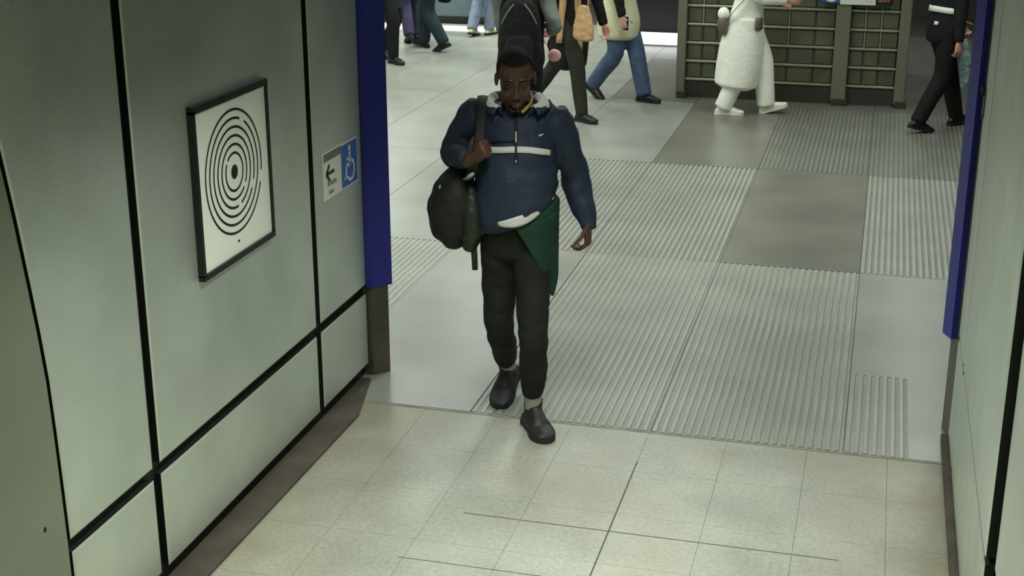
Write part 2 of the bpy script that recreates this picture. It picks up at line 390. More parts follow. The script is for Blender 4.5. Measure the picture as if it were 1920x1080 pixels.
# local: y along the wall, z up.  left part white under a grey strip, right part blue
MB().box(0.001, 0.010, -0.205, 0.205, -0.105, 0.108).build('plate', M['white_print'], sg)
MB().box(0.0095, 0.0112, -0.203, 0.003, 0.070, 0.106).build('grey_strip', M['sign_grey'], sg)
MB().box(0.0095, 0.0112, 0.003, 0.198, -0.098, 0.100).build('blue_field', M['sign_blue'], sg)
ar = MB(); X_ = 0.0114
def flat(mb, pts, i=0): mb.add([(X_, p[0], p[1]) for p in pts], [tuple(range(len(pts)))], i)
def stroke(mb, a, b, w):
    d = Vector((b[0] - a[0], b[1] - a[1])); d.normalize(); n = Vector((-d.y, d.x)) * w / 2
    flat(mb, [(a[0] - n.x, a[1] - n.y), (b[0] - n.x, b[1] - n.y), (b[0] + n.x, b[1] + n.y), (a[0] + n.x, a[1] + n.y)])
stroke(ar, (-0.175, 0.012), (-0.085, 0.012), 0.016)
stroke(ar, (-0.180, 0.012), (-0.140, 0.050), 0.018); stroke(ar, (-0.180, 0.012), (-0.140, -0.026), 0.018)
ar.build('arrow', M['black_print'], sg)
tx = MB()
for k, (a, wd, hgt) in enumerate([(-0.165, 0.014, .020), (-0.143, 0.006, .012), (-0.131, 0.012, .022), (-0.112, 0.011, .014), (-0.094, 0.012, .022), (-0.076, 0.012, .015)]):
    flat(tx, [(a, -0.046), (a + wd, -0.046), (a + wd, -0.046 + hgt), (a, -0.046 + hgt)])
for a, wd, hgt in [(-0.155, 0.013, .018), (-0.136, 0.012, .013), (-0.118, 0.013, .017)]:
    flat(tx, [(a, -0.085), (a + wd, -0.085), (a + wd, -0.085 + hgt), (a, -0.085 + hgt)])
tag(tx.build('small_lettering', M['sign_grey'], sg), kind='stuff')
wc = MB()
def fdisc(mb, c, r, n=20): flat(mb, [(c[0] + r * math.cos(2 * PI * k / n), c[1] + r * math.sin(2 * PI * k / n)) for k in range(n)])
fdisc(wc, (0.105, 0.074), 0.014)
stroke(wc, (0.107, 0.058), (0.105, -0.005), 0.020); stroke(wc, (0.105, 0.030), (0.070, 0.026), 0.012)
stroke(wc, (0.110, -0.002), (0.064, -0.004), 0.018); stroke(wc, (0.066, 0.0), (0.052, -0.062), 0.016); stroke(wc, (0.055, -0.060), (0.036, -0.058), 0.012)
disc_ring(wc, 0.112, -0.030, 0.040, 0.054, -2.6, 1.25, 32, x=X_)
wc.build('wheelchair_symbol', M['white_print'], sg)
# latch slot on the right wall
la = empty('panel_latch', (XR, 6.02, 1.56)); tag(la, 'small dark latch slot in the right wall by the blue jamb', 'latch')
bevel_box('slot_plate', -0.006, 0.0, -0.05, 0.05, -0.075, 0.045, M['jamb'], la, 0.004)
bevel_box('keyhole', -0.016, -0.004, -0.035, 0.035, 0.015, 0.045, M['channel'], la, 0.004)

# ------------------------------------------------------------------ steel kiosk with gridded front at the back of the hall
KY = 13.92
kw = MB().box(-1.98, 0.245, KY + 0.05, KY + 2.0, 0.0, 2.7).build('wall_kiosk', M['kplinth'])
tag(kw, 'dark steel kiosk front divided by pale rails behind the walking woman', kind='structure')
rows = [0.185 + 0.183 * k for k in range(14)]
cellmesh = {}
def cell(x0, x1, z0, z1):
    k = (round(x1 - x0, 3), round(z1 - z0, 3))
    if k not in cellmesh:
        a, b, = k; d = 0.012
        V = [(0, 0, 0), (a, 0, 0), (a, 0, b), (0, 0, b), (d, -0.012, d), (a - d, -0.012, d), (a - d, -0.012, b - d), (d, -0.012, b - d)]
        F = [(4, 5, 6, 7), (0, 1, 5, 4), (1, 2, 6, 5), (2, 3, 7, 6), (3, 0, 4, 7)]
        cellmesh[k] = mesh('kiosk_panel', V, F, M['steel_dark'])
    link('kiosk_panel', cellmesh[k], kw, (x0, KY + 0.05, z0))
bays = [(-1.895, -0.455, [-1.74, -1.60, -1.335, -1.16, -0.90, -0.645]), (-0.31, 0.145, [-0.172, -0.022])]
for bx0, bx1, div in bays:
    xs = [bx0] + div + [bx1]
    for r_ in range(len(rows) - 1):
        for a, b_ in zip(xs[:-1], xs[1:]):
            cell(a + 0.004, b_ - 0.004, rows[r_] + 0.011, rows[r_ + 1] - 0.011)
    for z in rows:
        bevel_box('rail', bx0, bx1, KY + 0.012, KY + 0.048, z - 0.011, z + 0.011, M['rail'], kw, 0.004, 1)
    for x in div:
        if x in (-1.74, -0.172, -0.022, -0.90): MB().box(x - 0.005, x + 0.005, KY + 0.028, KY + 0.05, 0.72 if x < -1 else 0.55, rows[-1]).build('mullion', M['rail'], kw)
    MB().box(bx0, bx1, KY + 0.03, KY + 0.05, 0.0, 0.165).build('kick_plate', M['kplinth'], kw)
for a, b_ in ((-1.985, -1.895), (-0.455, -0.31), (0.145, 0.25)):
    bevel_box('kiosk_post', a, b_, KY - 0.05, KY + 0.06, 0.03, 2.7, M['post'], kw, 0.012, 2)
    bevel_box('post_foot', a + 0.01, b_ + 0.02, KY - 0.06, KY + 0.05, 0.0, 0.07, M['kplinth'], kw, 0.006, 1)
# information sign on the kiosk
ks = empty('information_sign', (-0.27, KY - 0.07, 0.985))
tag(ks, 'blue white and black information sign on the kiosk front', 'sign')
MB().box(-0.335, 0.335, 0.0, 0.02, 0.0, 0.36).build('backing', M['kplinth'], ks)
MB().box(-0.33, -0.155, -0.006, 0.0, 0.015, 0.35).build('blue_field', M['sign_blue'], ks)
MB().box(-0.155, 0.175, -0.006, 0.0, 0.0, 0.355).build('white_field', M['white_print'], ks)
rr = MB()
V = []; n = 24
for k in range(n + 1):
    a = 2 * PI * k / n
    V += [(-0.242 + 0.045 * math.cos(a), -0.007, 0.085 + 0.045 * math.sin(a)), (-0.242 + 0.066 * math.cos(a), -0.007, 0.085 + 0.066 * math.sin(a))]
rr.add(V, [(2 * k, 2 * k + 1, 2 * k + 3, 2 * k + 2) for k in range(n)])
rr.build('white_ring', M['white_print'], ks)
MB().box(0.175, 0.33, -0.006, 0.0, 0.012, 0.35).build('black_field', M['black_print'], ks)
M['amber'] = mat('amber_symbol', (140, 92, 60), 0.6, var=0.3, scale=20)
MB().add([(0.20 + 0.0, -0.0075, 0.03), (0.305, -0.0075, 0.03), (0.318, -0.0075, 0.075), (0.285, -0.0075, 0.06), (0.253, -0.0075, 0.055), (0.222, -0.0075, 0.06), (0.188, -0.0075, 0.075)], [tuple(range(7))]).build('amber_symbol', M['amber'], ks)
sm = MB()
for k in range(5): sm.box(-0.04 + 0.0, 0.02, -0.0068, -0.006, 0.05 + 0.05 * k, 0.056 + 0.05 * k)
for k in range(5): sm.box(0.08, 0.15, -0.0068, -0.006, 0.03 + 0.05 * k, 0.036 + 0.05 * k)
M['pale_text'] = mat('pale_green_text', (176, 204, 170), 0.6); tag(sm.build('faint_lettering', M['pale_text'], ks), kind='stuff')

# ------------------------------------------------------------------ far background of the hall
M['counter'] = mat('blue_grey_counter', (92, 108, 114), 0.5, var=0.1)
M['whitec'] = mat('white_counter', (214, 220, 206), 0.45)
M['glare_white'] = mat('floor_glare_white', (245, 240, 255), 0.5, emit=1.3)  # emissive white for the painted floor reflection, no lamp
ct = empty('shop_counter', (-5.5, 18.45, 0)); tag(ct, 'blue grey shop counter on a black plinth at the far end of the hall', 'counter')
MB().box(-0.62, 0.75, 0.02, 0.9, 0.10, 1.1).build('body', M['counter'], ct)
MB().box(-0.64, 0.77, 0.0, 0.9, 0.0, 0.10).build('plinth', M['black_print'], ct)
MB().box(-0.64, 0.77, -0.02, 0.92, 1.1, 1.14).build('worktop', M['whitec'], ct)
MB().box(0.30, 0.36, -0.03, 0.02, 0.20, 0.26).build('lamp_knob', M['white_print'], ct)
ct = empty('display_case', (-7.1, 18.4, 0)); tag(ct, 'white display case on a black plinth behind the people at far left', 'display case')
MB().box(-0.9, 0.92, 0.02, 0.9, 0.10, 1.0).build('body', M['whitec'], ct)
MB().box(-0.92, 0.94, 0.0, 0.9, 0.0, 0.10).build('plinth', M['black_print'], ct)
MB().box(-0.92, 0.94, -0.02, 0.92, 1.0, 1.04).build('worktop', M['counter'], ct)
o = MB().box(-9.0, -4.4, 17.75, 18.25, -0.003, 0.004).build('floor_sheen', M['whitec']); tag(o, 'pale strip painting the light reflected on the floor before the far counters', kind='structure')  # floor reflection painted as a pale strip
ws = empty('floor_glare', (-2.3, 17.2, 0)); tag(ws, 'added glowing slab for the bright floor reflection beside the kiosk', 'light')  # made-up glowing slab, stands in for glare on the floor
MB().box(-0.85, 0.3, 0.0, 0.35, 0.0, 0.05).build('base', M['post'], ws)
MB().box(-0.83, 0.28, -0.02, 0.33, 0.02, 0.12).build('glow_slab', M['glare_white'], ws)
o = MB().box(-3.35, -1.6, 17.62, 17.8, 0.0, 3.3).build('wall_alcove', M['black_void']); tag(o, 'black alcove wall beside the kiosk', kind='structure')

#PEOPLE
# ------------------------------------------------------------------ people: tools
def V3(*a): return Vector(a)
def catmull(P, sub):
    out = []; n = len(P)
    for i in range(n - 1):
        p0, p1, p2, p3 = P[max(i - 1, 0)], P[i], P[i + 1], P[min(i + 2, n - 1)]
        for k in range(sub):
            t = k / sub
            out.append([0.5 * ((2 * b) + (-a + c) * t + (2 * a - 5 * b + 4 * c - d) * t * t + (-a + 3 * b - 3 * c + d) * t ** 3) for a, b, c, d in zip(p0, p1, p2, p3)])
    out.append(list(P[-1])); return out
def tube(mb, nodes, side=(1, 0, 0), seg=16, sub=4, caps=True, i=0, power=1.0):
    """nodes: (x, y, z, ra, rb); ra along 'side', rb across it; closed round ends"""
    P = catmull([list(n) for n in nodes], sub) if sub > 1 else [list(n) for n in nodes]
    pts = [Vector(p[:3]) for p in P]; rad = [(max(p[3], 1e-4), max(p[4], 1e-4)) for p in P]
    T = []
    for k in range(len(pts)):
        d = pts[min(k + 1, len(pts) - 1)] - pts[max(k - 1, 0)]
        T.append(d.normalized() if d.length > 1e-9 else Vector((0, 0, 1)))
    rings = []
    if caps:
        for f in (0.98, 0.8, 0.5):
            h = math.sqrt(1 - f * f) if f < .97 else 0.2
        e = [(0.45, 0.89), (0.8, 0.6)]
        for r_, o_ in [(0.35, 0.94), (0.72, 0.69)]:
            rings.append((pts[0] - T[0] * min(rad[0]) * o_ * power, rad[0][0] * r_, rad[0][1] * r_, T[0]))
    for p, r_, t in zip(pts, rad, T): rings.append((p, r_[0], r_[1], t))
    if caps:
        for r_, o_ in [(0.72, 0.69), (0.35, 0.94)]:
            rings.append((pts[-1] + T[-1] * min(rad[-1]) * o_ * power, rad[-1][0] * r_, rad[-1][1] * r_, T[-1]))
    V = []; ref = Vector(side)
    for p, a, b, t in rings:
        s_ = ref - t * ref.dot(t)
        if s_.length < 0.15:
            alt = Vector((0, 1, 0)) if abs(t.y) < 0.9 else Vector((0, 0, 1)); s_ = alt - t * alt.dot(t)
        s_.normalize(); n_ = t.cross(s_)
        for k in range(seg):
            an = 2 * PI * k / seg; V.append(p + s_ * (a * math.cos(an)) + n_ * (b * math.sin(an)))
    m = len(rings)
    F = [(r * seg + k, r * seg + (k + 1) % seg, (r + 1) * seg + (k + 1) % seg, (r + 1) * seg + k) for r in range(m - 1) for k in range(seg)]
    F.append(tuple(reversed(range(seg)))); F.append(tuple((m - 1) * seg + k for k in range(seg)))
    mb.add(V, F, i); return mb
def ell(mb, c, r, R=None, n=16, m=10, i=0):
    V = []; F = []
    for a in range(m + 1):
        th = PI * a / m
        for k in range(n):
            ph = 2 * PI * k / n
            v = Vector((r[0] * math.sin(th) * math.cos(ph), r[1] * math.sin(th) * math.sin(ph), r[2] * math.cos(th)))
            if R: v = R @ v
            V.append(v + Vector(c))
    for a in range(m):
        for k in range(n): F.append((a * n + k, (a + 1) * n + k, (a + 1) * n + (k + 1) % n, a * n + (k + 1) % n))
    mb.add(V, F, i); return mb
WORK = bpy.data.scenes.new('workbench')      # modelling only, removed again at the end
def organic(name, mb, voxel, material, parent, smooth=3, wrinkle=0.0, wscale=9.0, post=None, wfun=None, fold=False):
    me = mesh('tmp', mb.V, mb.F, material)
    o = bpy.data.objects.new('tmp', me); WORK.collection.objects.link(o)
    md = o.modifiers.new('r', 'REMESH'); md.mode = 'VOXEL'; md.voxel_size = voxel
    if smooth:
        ms = o.modifiers.new('s', 'SMOOTH'); ms.factor = 0.5; ms.iterations = smooth
    with bpy.context.temp_override(scene=WORK, view_layer=WORK.view_layers[0]):
        dg = bpy.context.evaluated_depsgraph_get(); ev = o.evaluated_get(dg)
        nm = bpy.data.meshes.new_from_object(ev); nm.name = name
    bpy.data.objects.remove(o, do_unlink=True); bpy.data.meshes.remove(me)
    if wrinkle or post:
        src = [(v.co.copy(), v.normal.copy()) for v in nm.vertices]; flatco = []
        for co, nr in src:
            if wrinkle:
                wv = wrinkle * (wfun(co) if wfun else 1.0)
                d = noise.noise(Vector((co.x * wscale, co.y * wscale, co.z * wscale * (0.4 if fold else 1.9)))) + (0.2 if fold else 0.5) * noise.noise(Vector((co.x * wscale * 2.3 + 9, co.y * wscale * 2.3, co.z * wscale * 2.9)))
                co = co + nr * (d * wv)
            if post: co = post(co)
            flatco += [co.x, co.y, co.z]
        nm.vertices.foreach_set('co', flatco)
    nm.materials.clear(); nm.materials.append(material)
    nm.polygons.foreach_set('use_smooth', [True] * len(nm.polygons)); nm.update()
    return link(name, nm, parent)
def ik(a, b, l1, l2, hint):
    a, b = Vector(a), Vector(b); d = b - a; L = min(d.length, (l1 + l2) * 0.999); u = d.normalized()
    x = (l1 * l1 - l2 * l2 + L * L) / (2 * L); h = math.sqrt(max(l1 * l1 - x * x, 0))
    hv = Vector(hint); hv = hv - u * hv.dot(u); hv.normalize()
    return a + u * x + hv * h
def hand_shapes(mb, w_, d, n_, thumb, curl=0.5, size=1.0, thumb_curl=0.4, spread=0.1):
    """w_: wrist, d: pointing direction, n_: palm normal (fingers curl to it), thumb: +1/-1 which side along d x n_"""
    d = Vector(d).normalized(); n_ = Vector(n_); n_ = (n_ - d * n_.dot(d)).normalized(); s_ = d.cross(n_) * thumb
    S = size; w_ = Vector(w_)
    tube(mb, [(*(w_ - d * 0.03 * S), .026 * S, .021 * S), (*(w_ + d * 0.005 * S), .028 * S, .020 * S), (*(w_ + d * 0.045 * S), .039 * S, .016 * S), (*(w_ + d * 0.085 * S), .040 * S, .014 * S)], side=tuple(s_), seg=14, sub=3)
    for off, ln in ((0.029, 0.074), (0.0100, 0.082), (-0.0100, 0.077), (-0.029, 0.060)):
        p = w_ + d * 0.085 * S + s_ * off * S; ang = 0.0; pts = [(*(p - d * 0.015 * S), .0098 * S, .0098 * S)]
        dirv = (d + s_ * off * spread * 20 * 0.35).normalized()
        for f, r_ in ((0.45, .0095), (0.31, .0088), (0.24, .0075)):
            ang += curl * (1.15 if f > .4 else 1.0)
            q = dirv * math.cos(ang) + n_ * math.sin(ang)
            pts.append((*p, r_ * S * 1.03, r_ * S * 1.03)); p = p + q * ln * f * S
        pts.append((*p, .0068 * S, .0068 * S))
        tube(mb, pts, side=tuple(s_), seg=8, sub=2)
    p = w_ + d * 0.022 * S + s_ * 0.030 * S
    q = (s_ * 0.75 + d * 0.65 + n_ * 0.25).normalized(); pts = [(*(p - q * 0.012 * S), .013 * S, .013 * S)]
    for f, r_ in ((0.040, .0125), (0.030, .0105), (0.024, .0088)):
        pts.append((*p, r_ * S, r_ * S)); p = p + q * f * S
        q = (q + (n_ * 0.8 - s_ * 0.55 + d * 0.25) * thumb_curl).normalized()
    pts.append((*p, .007 * S, .007 * S)); tube(mb, pts, side=tuple(d), seg=8, sub=2)
def head_frame(yaw, pitch, roll=0.0):
    return Matrix.Rotation(yaw, 3, 'Z') @ Matrix.Rotation(-pitch, 3, 'X') @ Matrix.Rotation(roll, 3, 'Y')
def head_shapes(mb, c, R, S=1.0):
    c = Vector(c)
    def E(p, r): ell(mb, c + R @ (Vector(p) * S), Vector(r) * S, R)
    def Tb(nodes): tube(mb, [(*(c + R @ (Vector(n[:3]) * S)), n[3] * S, n[4] * S) for n in nodes], side=tuple(R @ Vector((1, 0, 0))), seg=10, sub=2)
    E((0, -.012, .035), (.074, .092, .086)); E((0, .022, -.030), (.060, .066, .088)); E((0, .058, -.100), (.026, .022, .019))
    E((0, .010, -.078), (.050, .058, .040))
    Tb([(0, .080, .012, .008, .008), (0, .094, -.008, .010, .009), (0, .103, -.028, .014, .011), (0, .098, -.037, .013, .009)])
    for s_ in (-1, 1):
        E((s_ * .013, .093, -.036), (.0085, .010, .008)); E((s_ * .037, .060, -.030), (.022, .020, .020))
        E((s_ * .030, .076, .026), (.024, .011, .008)); E((s_ * .079, -.008, -.008), (.009, .019, .031))
        E((s_ * .048, .018, -.070), (.014, .034, .026)); E((s_ * .031, .071, .004), (.016, .008, .006))
    E((0, .083, -.063), (.023, .011, .007)); E((0, .082, -.075), (.021, .011, .0075)); E((0, .072, -.084), (.018, .008, .006))
def hair_cap(name, c, R, S, material, parent, front=0.055, back=-0.06, thick=1.07, bump=0.004, side=0.0):
    """shell over the cranium; hairline height runs from 'front' (brow) to 'back' (nape)"""
    c = Vector(c); n, m = 36, 20; V = []; F = []; keep = []
    for a in range(m + 1):
        th = PI * a / m
        for k in range(n):
            ph = 2 * PI * k / n
            v = Vector((.074 * math.sin(th) * math.cos(ph), .092 * math.sin(th) * math.sin(ph), .086 * math.cos(th)))
            fy = math.sin(ph)
            line = (front if fy > 0.55 else (front * max(fy, 0) / 0.55 + (1 - max(fy, 0) / 0.55) * side) if fy > 0 else side + (back - side) * (-fy))
            keep.append(v.z + .035 >= line)
            q = v * (thick + bump * 8 * noise.noise(v * 60)) + Vector((0, -.012, .035))
            V.append(c + R @ (q * S))
    for a in range(m):
        for k in range(n):
            f = (a * n + k, (a + 1) * n + k, (a + 1) * n + (k + 1) % n, a * n + (k + 1) % n)
            if all(keep[x] for x in f): F.append(f)
    base = len(V); V2 = []
    for v in V: V2.append(c + (v - c) * 0.90)
    used = {}
    for f in F:
        for a, b in zip(f, f[1:] + f[:1]):
            used[(a, b)] = 1
    F2 = [tuple(base + x for x in reversed(f)) for f in F] + [(b, a, base + a, base + b) for (a, b) in used if (b, a) not in used]
    return link(name, mesh(name, V + V2, F + F2, material, smooth=True), parent)
def sheet(name, rows, material, parent, thick=0.004, smooth=True):
    """grid of points (list of rows) made into a closed thin sheet"""
    nr, nc = len(rows), len(rows[0]); P = [[Vector(p) for p in r] for r in rows]; N = []
    for r in range(nr):
        L = []
        for k in range(nc):
            du = P[r][min(k + 1, nc - 1)] - P[r][max(k - 1, 0)]; dv = P[min(r + 1, nr - 1)][k] - P[max(r - 1, 0)][k]
            q = du.cross(dv); L.append(q.normalized() if q.length > 1e-12 else Vector((0, 1, 0)))
        N.append(L)
    V = [P[r][k] for r in range(nr) for k in range(nc)] + [P[r][k] - N[r][k] * thick for r in range(nr) for k in range(nc)]
    b = nr * nc; F = []
    for r in range(nr - 1):
        for k in range(nc - 1):
            q = (r * nc + k, r * nc + k + 1, (r + 1) * nc + k + 1, (r + 1) * nc + k)
            F += [q, tuple(b + x for x in reversed(q))]
    def rim(seq):
        for x, y in zip(seq, seq[1:]): F.append((y, x, b + x, b + y))
    rim([k for k in range(nc)]); rim([nc - 1 + r * nc for r in range(nr)]); rim([(nr - 1) * nc + k for k in reversed(range(nc))]); rim([r * nc for r in reversed(range(nr))])
    return link(name, mesh(name, V, F, material, smooth=smooth), parent)
def bvh_of(o):
    me = o.data; return BVHTree.FromPolygons([v.co.copy() for v in me.vertices], [tuple(p.vertices) for p in me.polygons])
def on_surface(bv, p, d, off=0.003):
    h = bv.ray_cast(Vector(p), Vector(d), 3.0)
    if h[0] is None: return None
    n_ = h[1]
    if n_.dot(Vector(d)) > 0: n_ = -n_
    return h[0] + n_ * off
def patch(name, bv, grid, d, material, parent, off=0.004, thick=0.004):
    rows = []; last = None
    for r in grid:
        L = []
        for p in r:
            q = on_surface(bv, p, d, off)
            L.append(q if q else (last or Vector(p))); last = L[-1]
        rows.append(L)
    return sheet(name, rows, material, parent, thick)
def shoe(parent, ankle, fdir, pitch, upper, sole, laces=None, L=0.275, W=0.05, high=0.0):
    """ankle joint, flat direction of the foot, pitch (toe down positive)"""
    fd = Vector(fdir); fd.z = 0; fd.normalize(); sd = Vector((fd.y, -fd.x, 0)); q = Quaternion(sd, -pitch)
    f = q @ fd; u = q @ Vector((0, 0, 1)); a = Vector(ankle)
    def P(fy, uz, sx=0): return a + f * fy + u * uz + sd * sx
    mb = MB()
    tube(mb, [(*P(-.055, -.055), W * .66, .030), (*P(0.0, -.045), W * .74, .040), (*P(.07, -.048), W * .86, .036), (*P(.13, -.058), W * .92, .025), (*P(.175, -.064), W * .74, .019)], side=tuple(sd), seg=14, sub=3)
    tube(mb, [(*P(-.012, -.04), .040, .052), (*P(-.004, .0), .040, .050), (*P(0, .022 + high), .044, .050)], side=tuple(sd), seg=14, sub=2)
    if high: tube(mb, [(*P(.03, .03), .026, .012), (*P(.055, .0), .032, .020), (*P(.10, -.030), .040, .018)], side=tuple(sd), seg=12, sub=3)
    sh = organic('shoe', mb, 0.007, upper, parent, 3)
    # sole: outline extruded
    out = []
    for t, w_ in ((-.088, .012), (-.080, .026), (-.055, .035), (-.01, .034), (.04, .035), (.09, .044), (.13, .046), (.165, .036), (.187, .018), (.193, .006)):
        out.append((t, w_ * W / .05))
    pl = [(t, w_) for t, w_ in out] + [(t, -w_) for t, w_ in reversed(out)]
    V = [P(t, -.090, w_) for t, w_ in pl] + [P(t, -.066, w_ * 1.03) for t, w_ in pl]; n = len(pl)
    F = [tuple(range(n)), tuple(reversed(range(n, 2 * n)))] + [(k, n + k, n + (k + 1) % n, (k + 1) % n) for k in range(n)]
    link('sole', mesh('sole', V, F, sole), sh)
    if laces:
        for k in range(4):
            fy = 0.035 + 0.022 * k; mb = MB()
            z = (.030 if high else -.008) - (.014 if high else .008) * k - 0.0006 * k * k
            tube(mb, [(*P(fy, z - .012, -.026), .003, .003), (*P(fy + .004, z, 0), .003, .003), (*P(fy, z - .012, .026), .003, .003)], seg=6, sub=3)
            mb.build('lace', laces, sh, smooth=True)
    return sh
SK = {}
def skin_mat(k, rgb, rgb2):
    SK[k] = mat('skin_' + k, rgb, 0.48, rgb2=rgb2, scale=14, bump=0.03, bscale=300); return SK[k]
skin_mat('deep', (96, 66, 49), (78, 53, 40)); skin_mat('fair', (214, 160, 140), (200, 146, 128)); skin_mat('tan', (176, 128, 102), (160, 114, 90))
def cloth(name, rgb, var=0.12, rough=0.85, bump=0.25, bscale=45): return mat(name, rgb, rough, var=var, scale=10, bump=bump, bscale=bscale, spec=0.25)
# ------------------------------------------------------------------ passers-by
def walker(label, loc, heading, feet, wrists, top, trousers, shoes, skin, hair, S=1.0, lean=0.03, palm=None, curl=(0.5, 0.5), head=(0, 0.1), hd=None, sleeve=None, hairlong=False, hipy=0.0, elbow=None, leg=(.105, .078, .062)):
    """heading in degrees (world direction of walking); local x right, y forward; index 0 = right limb, 1 = left limb"""
    t = empty('person', loc, math.radians(heading) - PI / 2); tag(t, label, 'person', 'people walking through the hall')
    if hd: t['handy'] = 0; del t['handy']
    hz = 0.90 * S; hip = [V3(.085, hipy, hz), V3(-.085, hipy, hz)]
    sh = [V3(.175 * S, hipy + lean, 1.41 * S), V3(-.175 * S, hipy + lean, 1.41 * S)]
    hc = V3(0, hipy + lean + .035, 1.60 * S); R = head_frame(head[0], head[1])
    b = MB()
    tube(b, [(0, hipy, hz - .04, .12, .09), (0, hipy + .2 * lean, hz + .15, .115, .085), (0, hipy + .7 * lean, 1.25 * S, .13, .09), (0, hipy + lean, 1.40 * S, .12, .075), (0, hipy + lean, 1.45 * S, .06, .055)], sub=3)
    tube(b, [(0, hipy + lean, 1.40 * S, .055, .055), (0, hipy + lean + .01, 1.48 * S, .052, .054), (0, hipy + lean + .02, 1.55 * S, .052, .056)], sub=2)
    head_shapes(b, hc, R, S * 0.96)
    knees, elbows = [], []
    for k in range(2):
        fx, fy, fz, pt = feet[k]; an = V3(fx, fy, fz)
        kn = ik(hip[k], an, .425 * S, .415 * S, (0, 1, 0)); knees.append((kn, an))
        tube(b, [(*hip[k], .075, .075), (*kn, .048, .048), (*an, .034, .036)], sub=2, seg=12)
        ell(b, an + V3(0, .02 * math.cos(pt), -.03), (.026, .045, .022))
        wv = V3(*wrists[k])
        el = ik(sh[k], wv, .285 * S, .255 * S, (elbow[k] if elbow else ((1 if k == 0 else -1) * 0.25, -1, -0.1))); elbows.append((el, wv))
        tube(b, [(*sh[k], .045, .045), (*el, .034, .034), (*wv, .026, .024)], sub=2, seg=12)
        d = (wv - el).normalized(); pn = Vector(palm[k]) if palm else V3(-1 if k == 0 else 1, 0.0, 0)
        # thumb to the front/top
        s_ = d.cross((pn - d * pn.dot(d)).normalized()); want = V3(0, 1, 0.3)
        hand_shapes(b, wv, d, pn, 1 if s_.dot(want) > 0 else -1, curl[k], 0.97)
    organic('body', b, 0.0085, SK[skin], t, 1)
    # trousers
    b = MB()
    tube(b, [(0, hipy, hz - .06, .142, .108), (0, hipy, hz + .04, .140, .100), (0, hipy, hz + .12, .125, .090)], sub=2)
    for k in range(2):
        kn, an = knees[k]; dn = (an - kn).normalized()
        tube(b, [(*(hip[k] + V3(0, 0, .02)), leg[0], leg[0] * 1.05), (*(hip[k].lerp(kn, .5)), (leg[0] + leg[1]) / 2, (leg[0] + leg[1]) / 2), (*kn, leg[1], leg[1]), (*kn.lerp(an, .55), (leg[1] + leg[2]) / 2, (leg[1] + leg[2]) / 2), (*(an + dn * .022), leg[2], leg[2])], sub=3, power=.2)
    organic('trousers', b, 0.013, trousers, t, 2, 0.006, 9, fold=True)
    for k in range(2):
        fx, fy, fz, pt = feet[k]; shoe(t, (fx, fy, fz), (0.06 if k == 0 else -0.06, 1, 0), pt, shoes[0], shoes[1])
    # top garment
    hem, hx, hy = top['hem'], top.get('hx', .175), top.get('hy', .135)
    b = MB(); cy = hipy + lean
    nodes = [(0, hipy + top.get('hoff', 0), hem, hx, hy), (0, hipy + top.get('hoff', 0) * .5, (hem + hz) / 2 + .03, max(hx, .19), max(hy, .14) + .01), (0, hipy + .3 * lean, hz + .16, .172, .135), (0, cy * .9, 1.26 * S, .18, .132), (0, cy, 1.37 * S, .17, .11), (0, cy, 1.43 * S, .125, .085), (0, cy + .005, 1.475 * S, .068, .066)]
    tube(b, nodes, sub=3, power=.25, seg=24)
    sl = b if not sleeve else MB()
    for k in range(2):
        el, wv = elbows[k]; s_ = sh[k]; q = V3((-.05 if k == 0 else .05), 0, -.02); rs = top.get('rs', 1.0)
        tube(sl, [(*(s_ + q), .072, .075), (*(s_), .07 * rs, .075 * rs), (*s_.lerp(el, .5), .063 * rs, .063 * rs), (*el, .056 * rs, .056 * rs), (*el.lerp(wv, .6), .050 * rs, .050 * rs), (*el.lerp(wv, .97), .042 * rs, .042 * rs)], sub=3, power=.3)
    g = organic(top['name'], b, 0.013, top['mat'], t, 2, 0.009, 9, fold=True)
    if sleeve: organic('sleeves', sl, 0.012, sleeve, t, 2, 0.006, 9)
    hr = hair_cap('hair', hc, R, S * .97, hair, t, front=.062, back=-.07 if not hairlong else -.09, side=-.01 if not hairlong else -.07, thick=1.10, bump=.006)
    if hairlong:
        b = MB(); c2 = hc + R @ V3(0, -.065, 0)
        tube(b, [(*(c2 + V3(0, 0, .06)), .07, .04), (*(c2 + V3(0, -.02, -.06)), .08, .04), (*(c2 + V3(0, -.03, -.20)), .075, .03), (*(c2 + V3(0, -.025, -.30)), .05, .02)], sub=3)
        organic('long_hair', b, .01, hair, hr, 1, .006, 20)
    for s_ in (-1, 1):
        mb = MB(); ell(mb, hc + R @ (V3(s_ * .031, .0735, .004) * S * .96), (.0105, .0085, .0065), R, 12, 8); e = mb.build('eye', M['white_print'], t, True)
        mb = MB(); ell(mb, hc + R @ (V3(s_ * .031, .0795, .004) * S * .96), (.0052, .0038, .0052), R, 10, 6); mb.build('iris', M['black_print'], e, True)
    t['_g'] = g.name; del t['_g']
    return t, g, elbows, sh
M['black_cloth'] = cloth('black_cloth', (24, 25, 23)); M['dark_trouser'] = cloth('dark_olive_trouser', (46, 47, 40)); M['black_shoe'] = mat('black_leather', (22, 24, 21), 0.4)
M['rubber'] = mat('dark_rubber', (30, 31, 28), 0.8); M['jeans'] = cloth('blue_jeans', (72, 88, 114), 0.18); M['pale_jeans'] = cloth('pale_jeans', (128, 140, 160), 0.18)
M['cream'] = cloth('cream_wool', (214, 212, 176), 0.05); M['white_wool'] = cloth('white_wool', (248, 250, 236), 0.02); M['white_shoe'] = mat('white_leather', (238, 240, 222), 0.5)
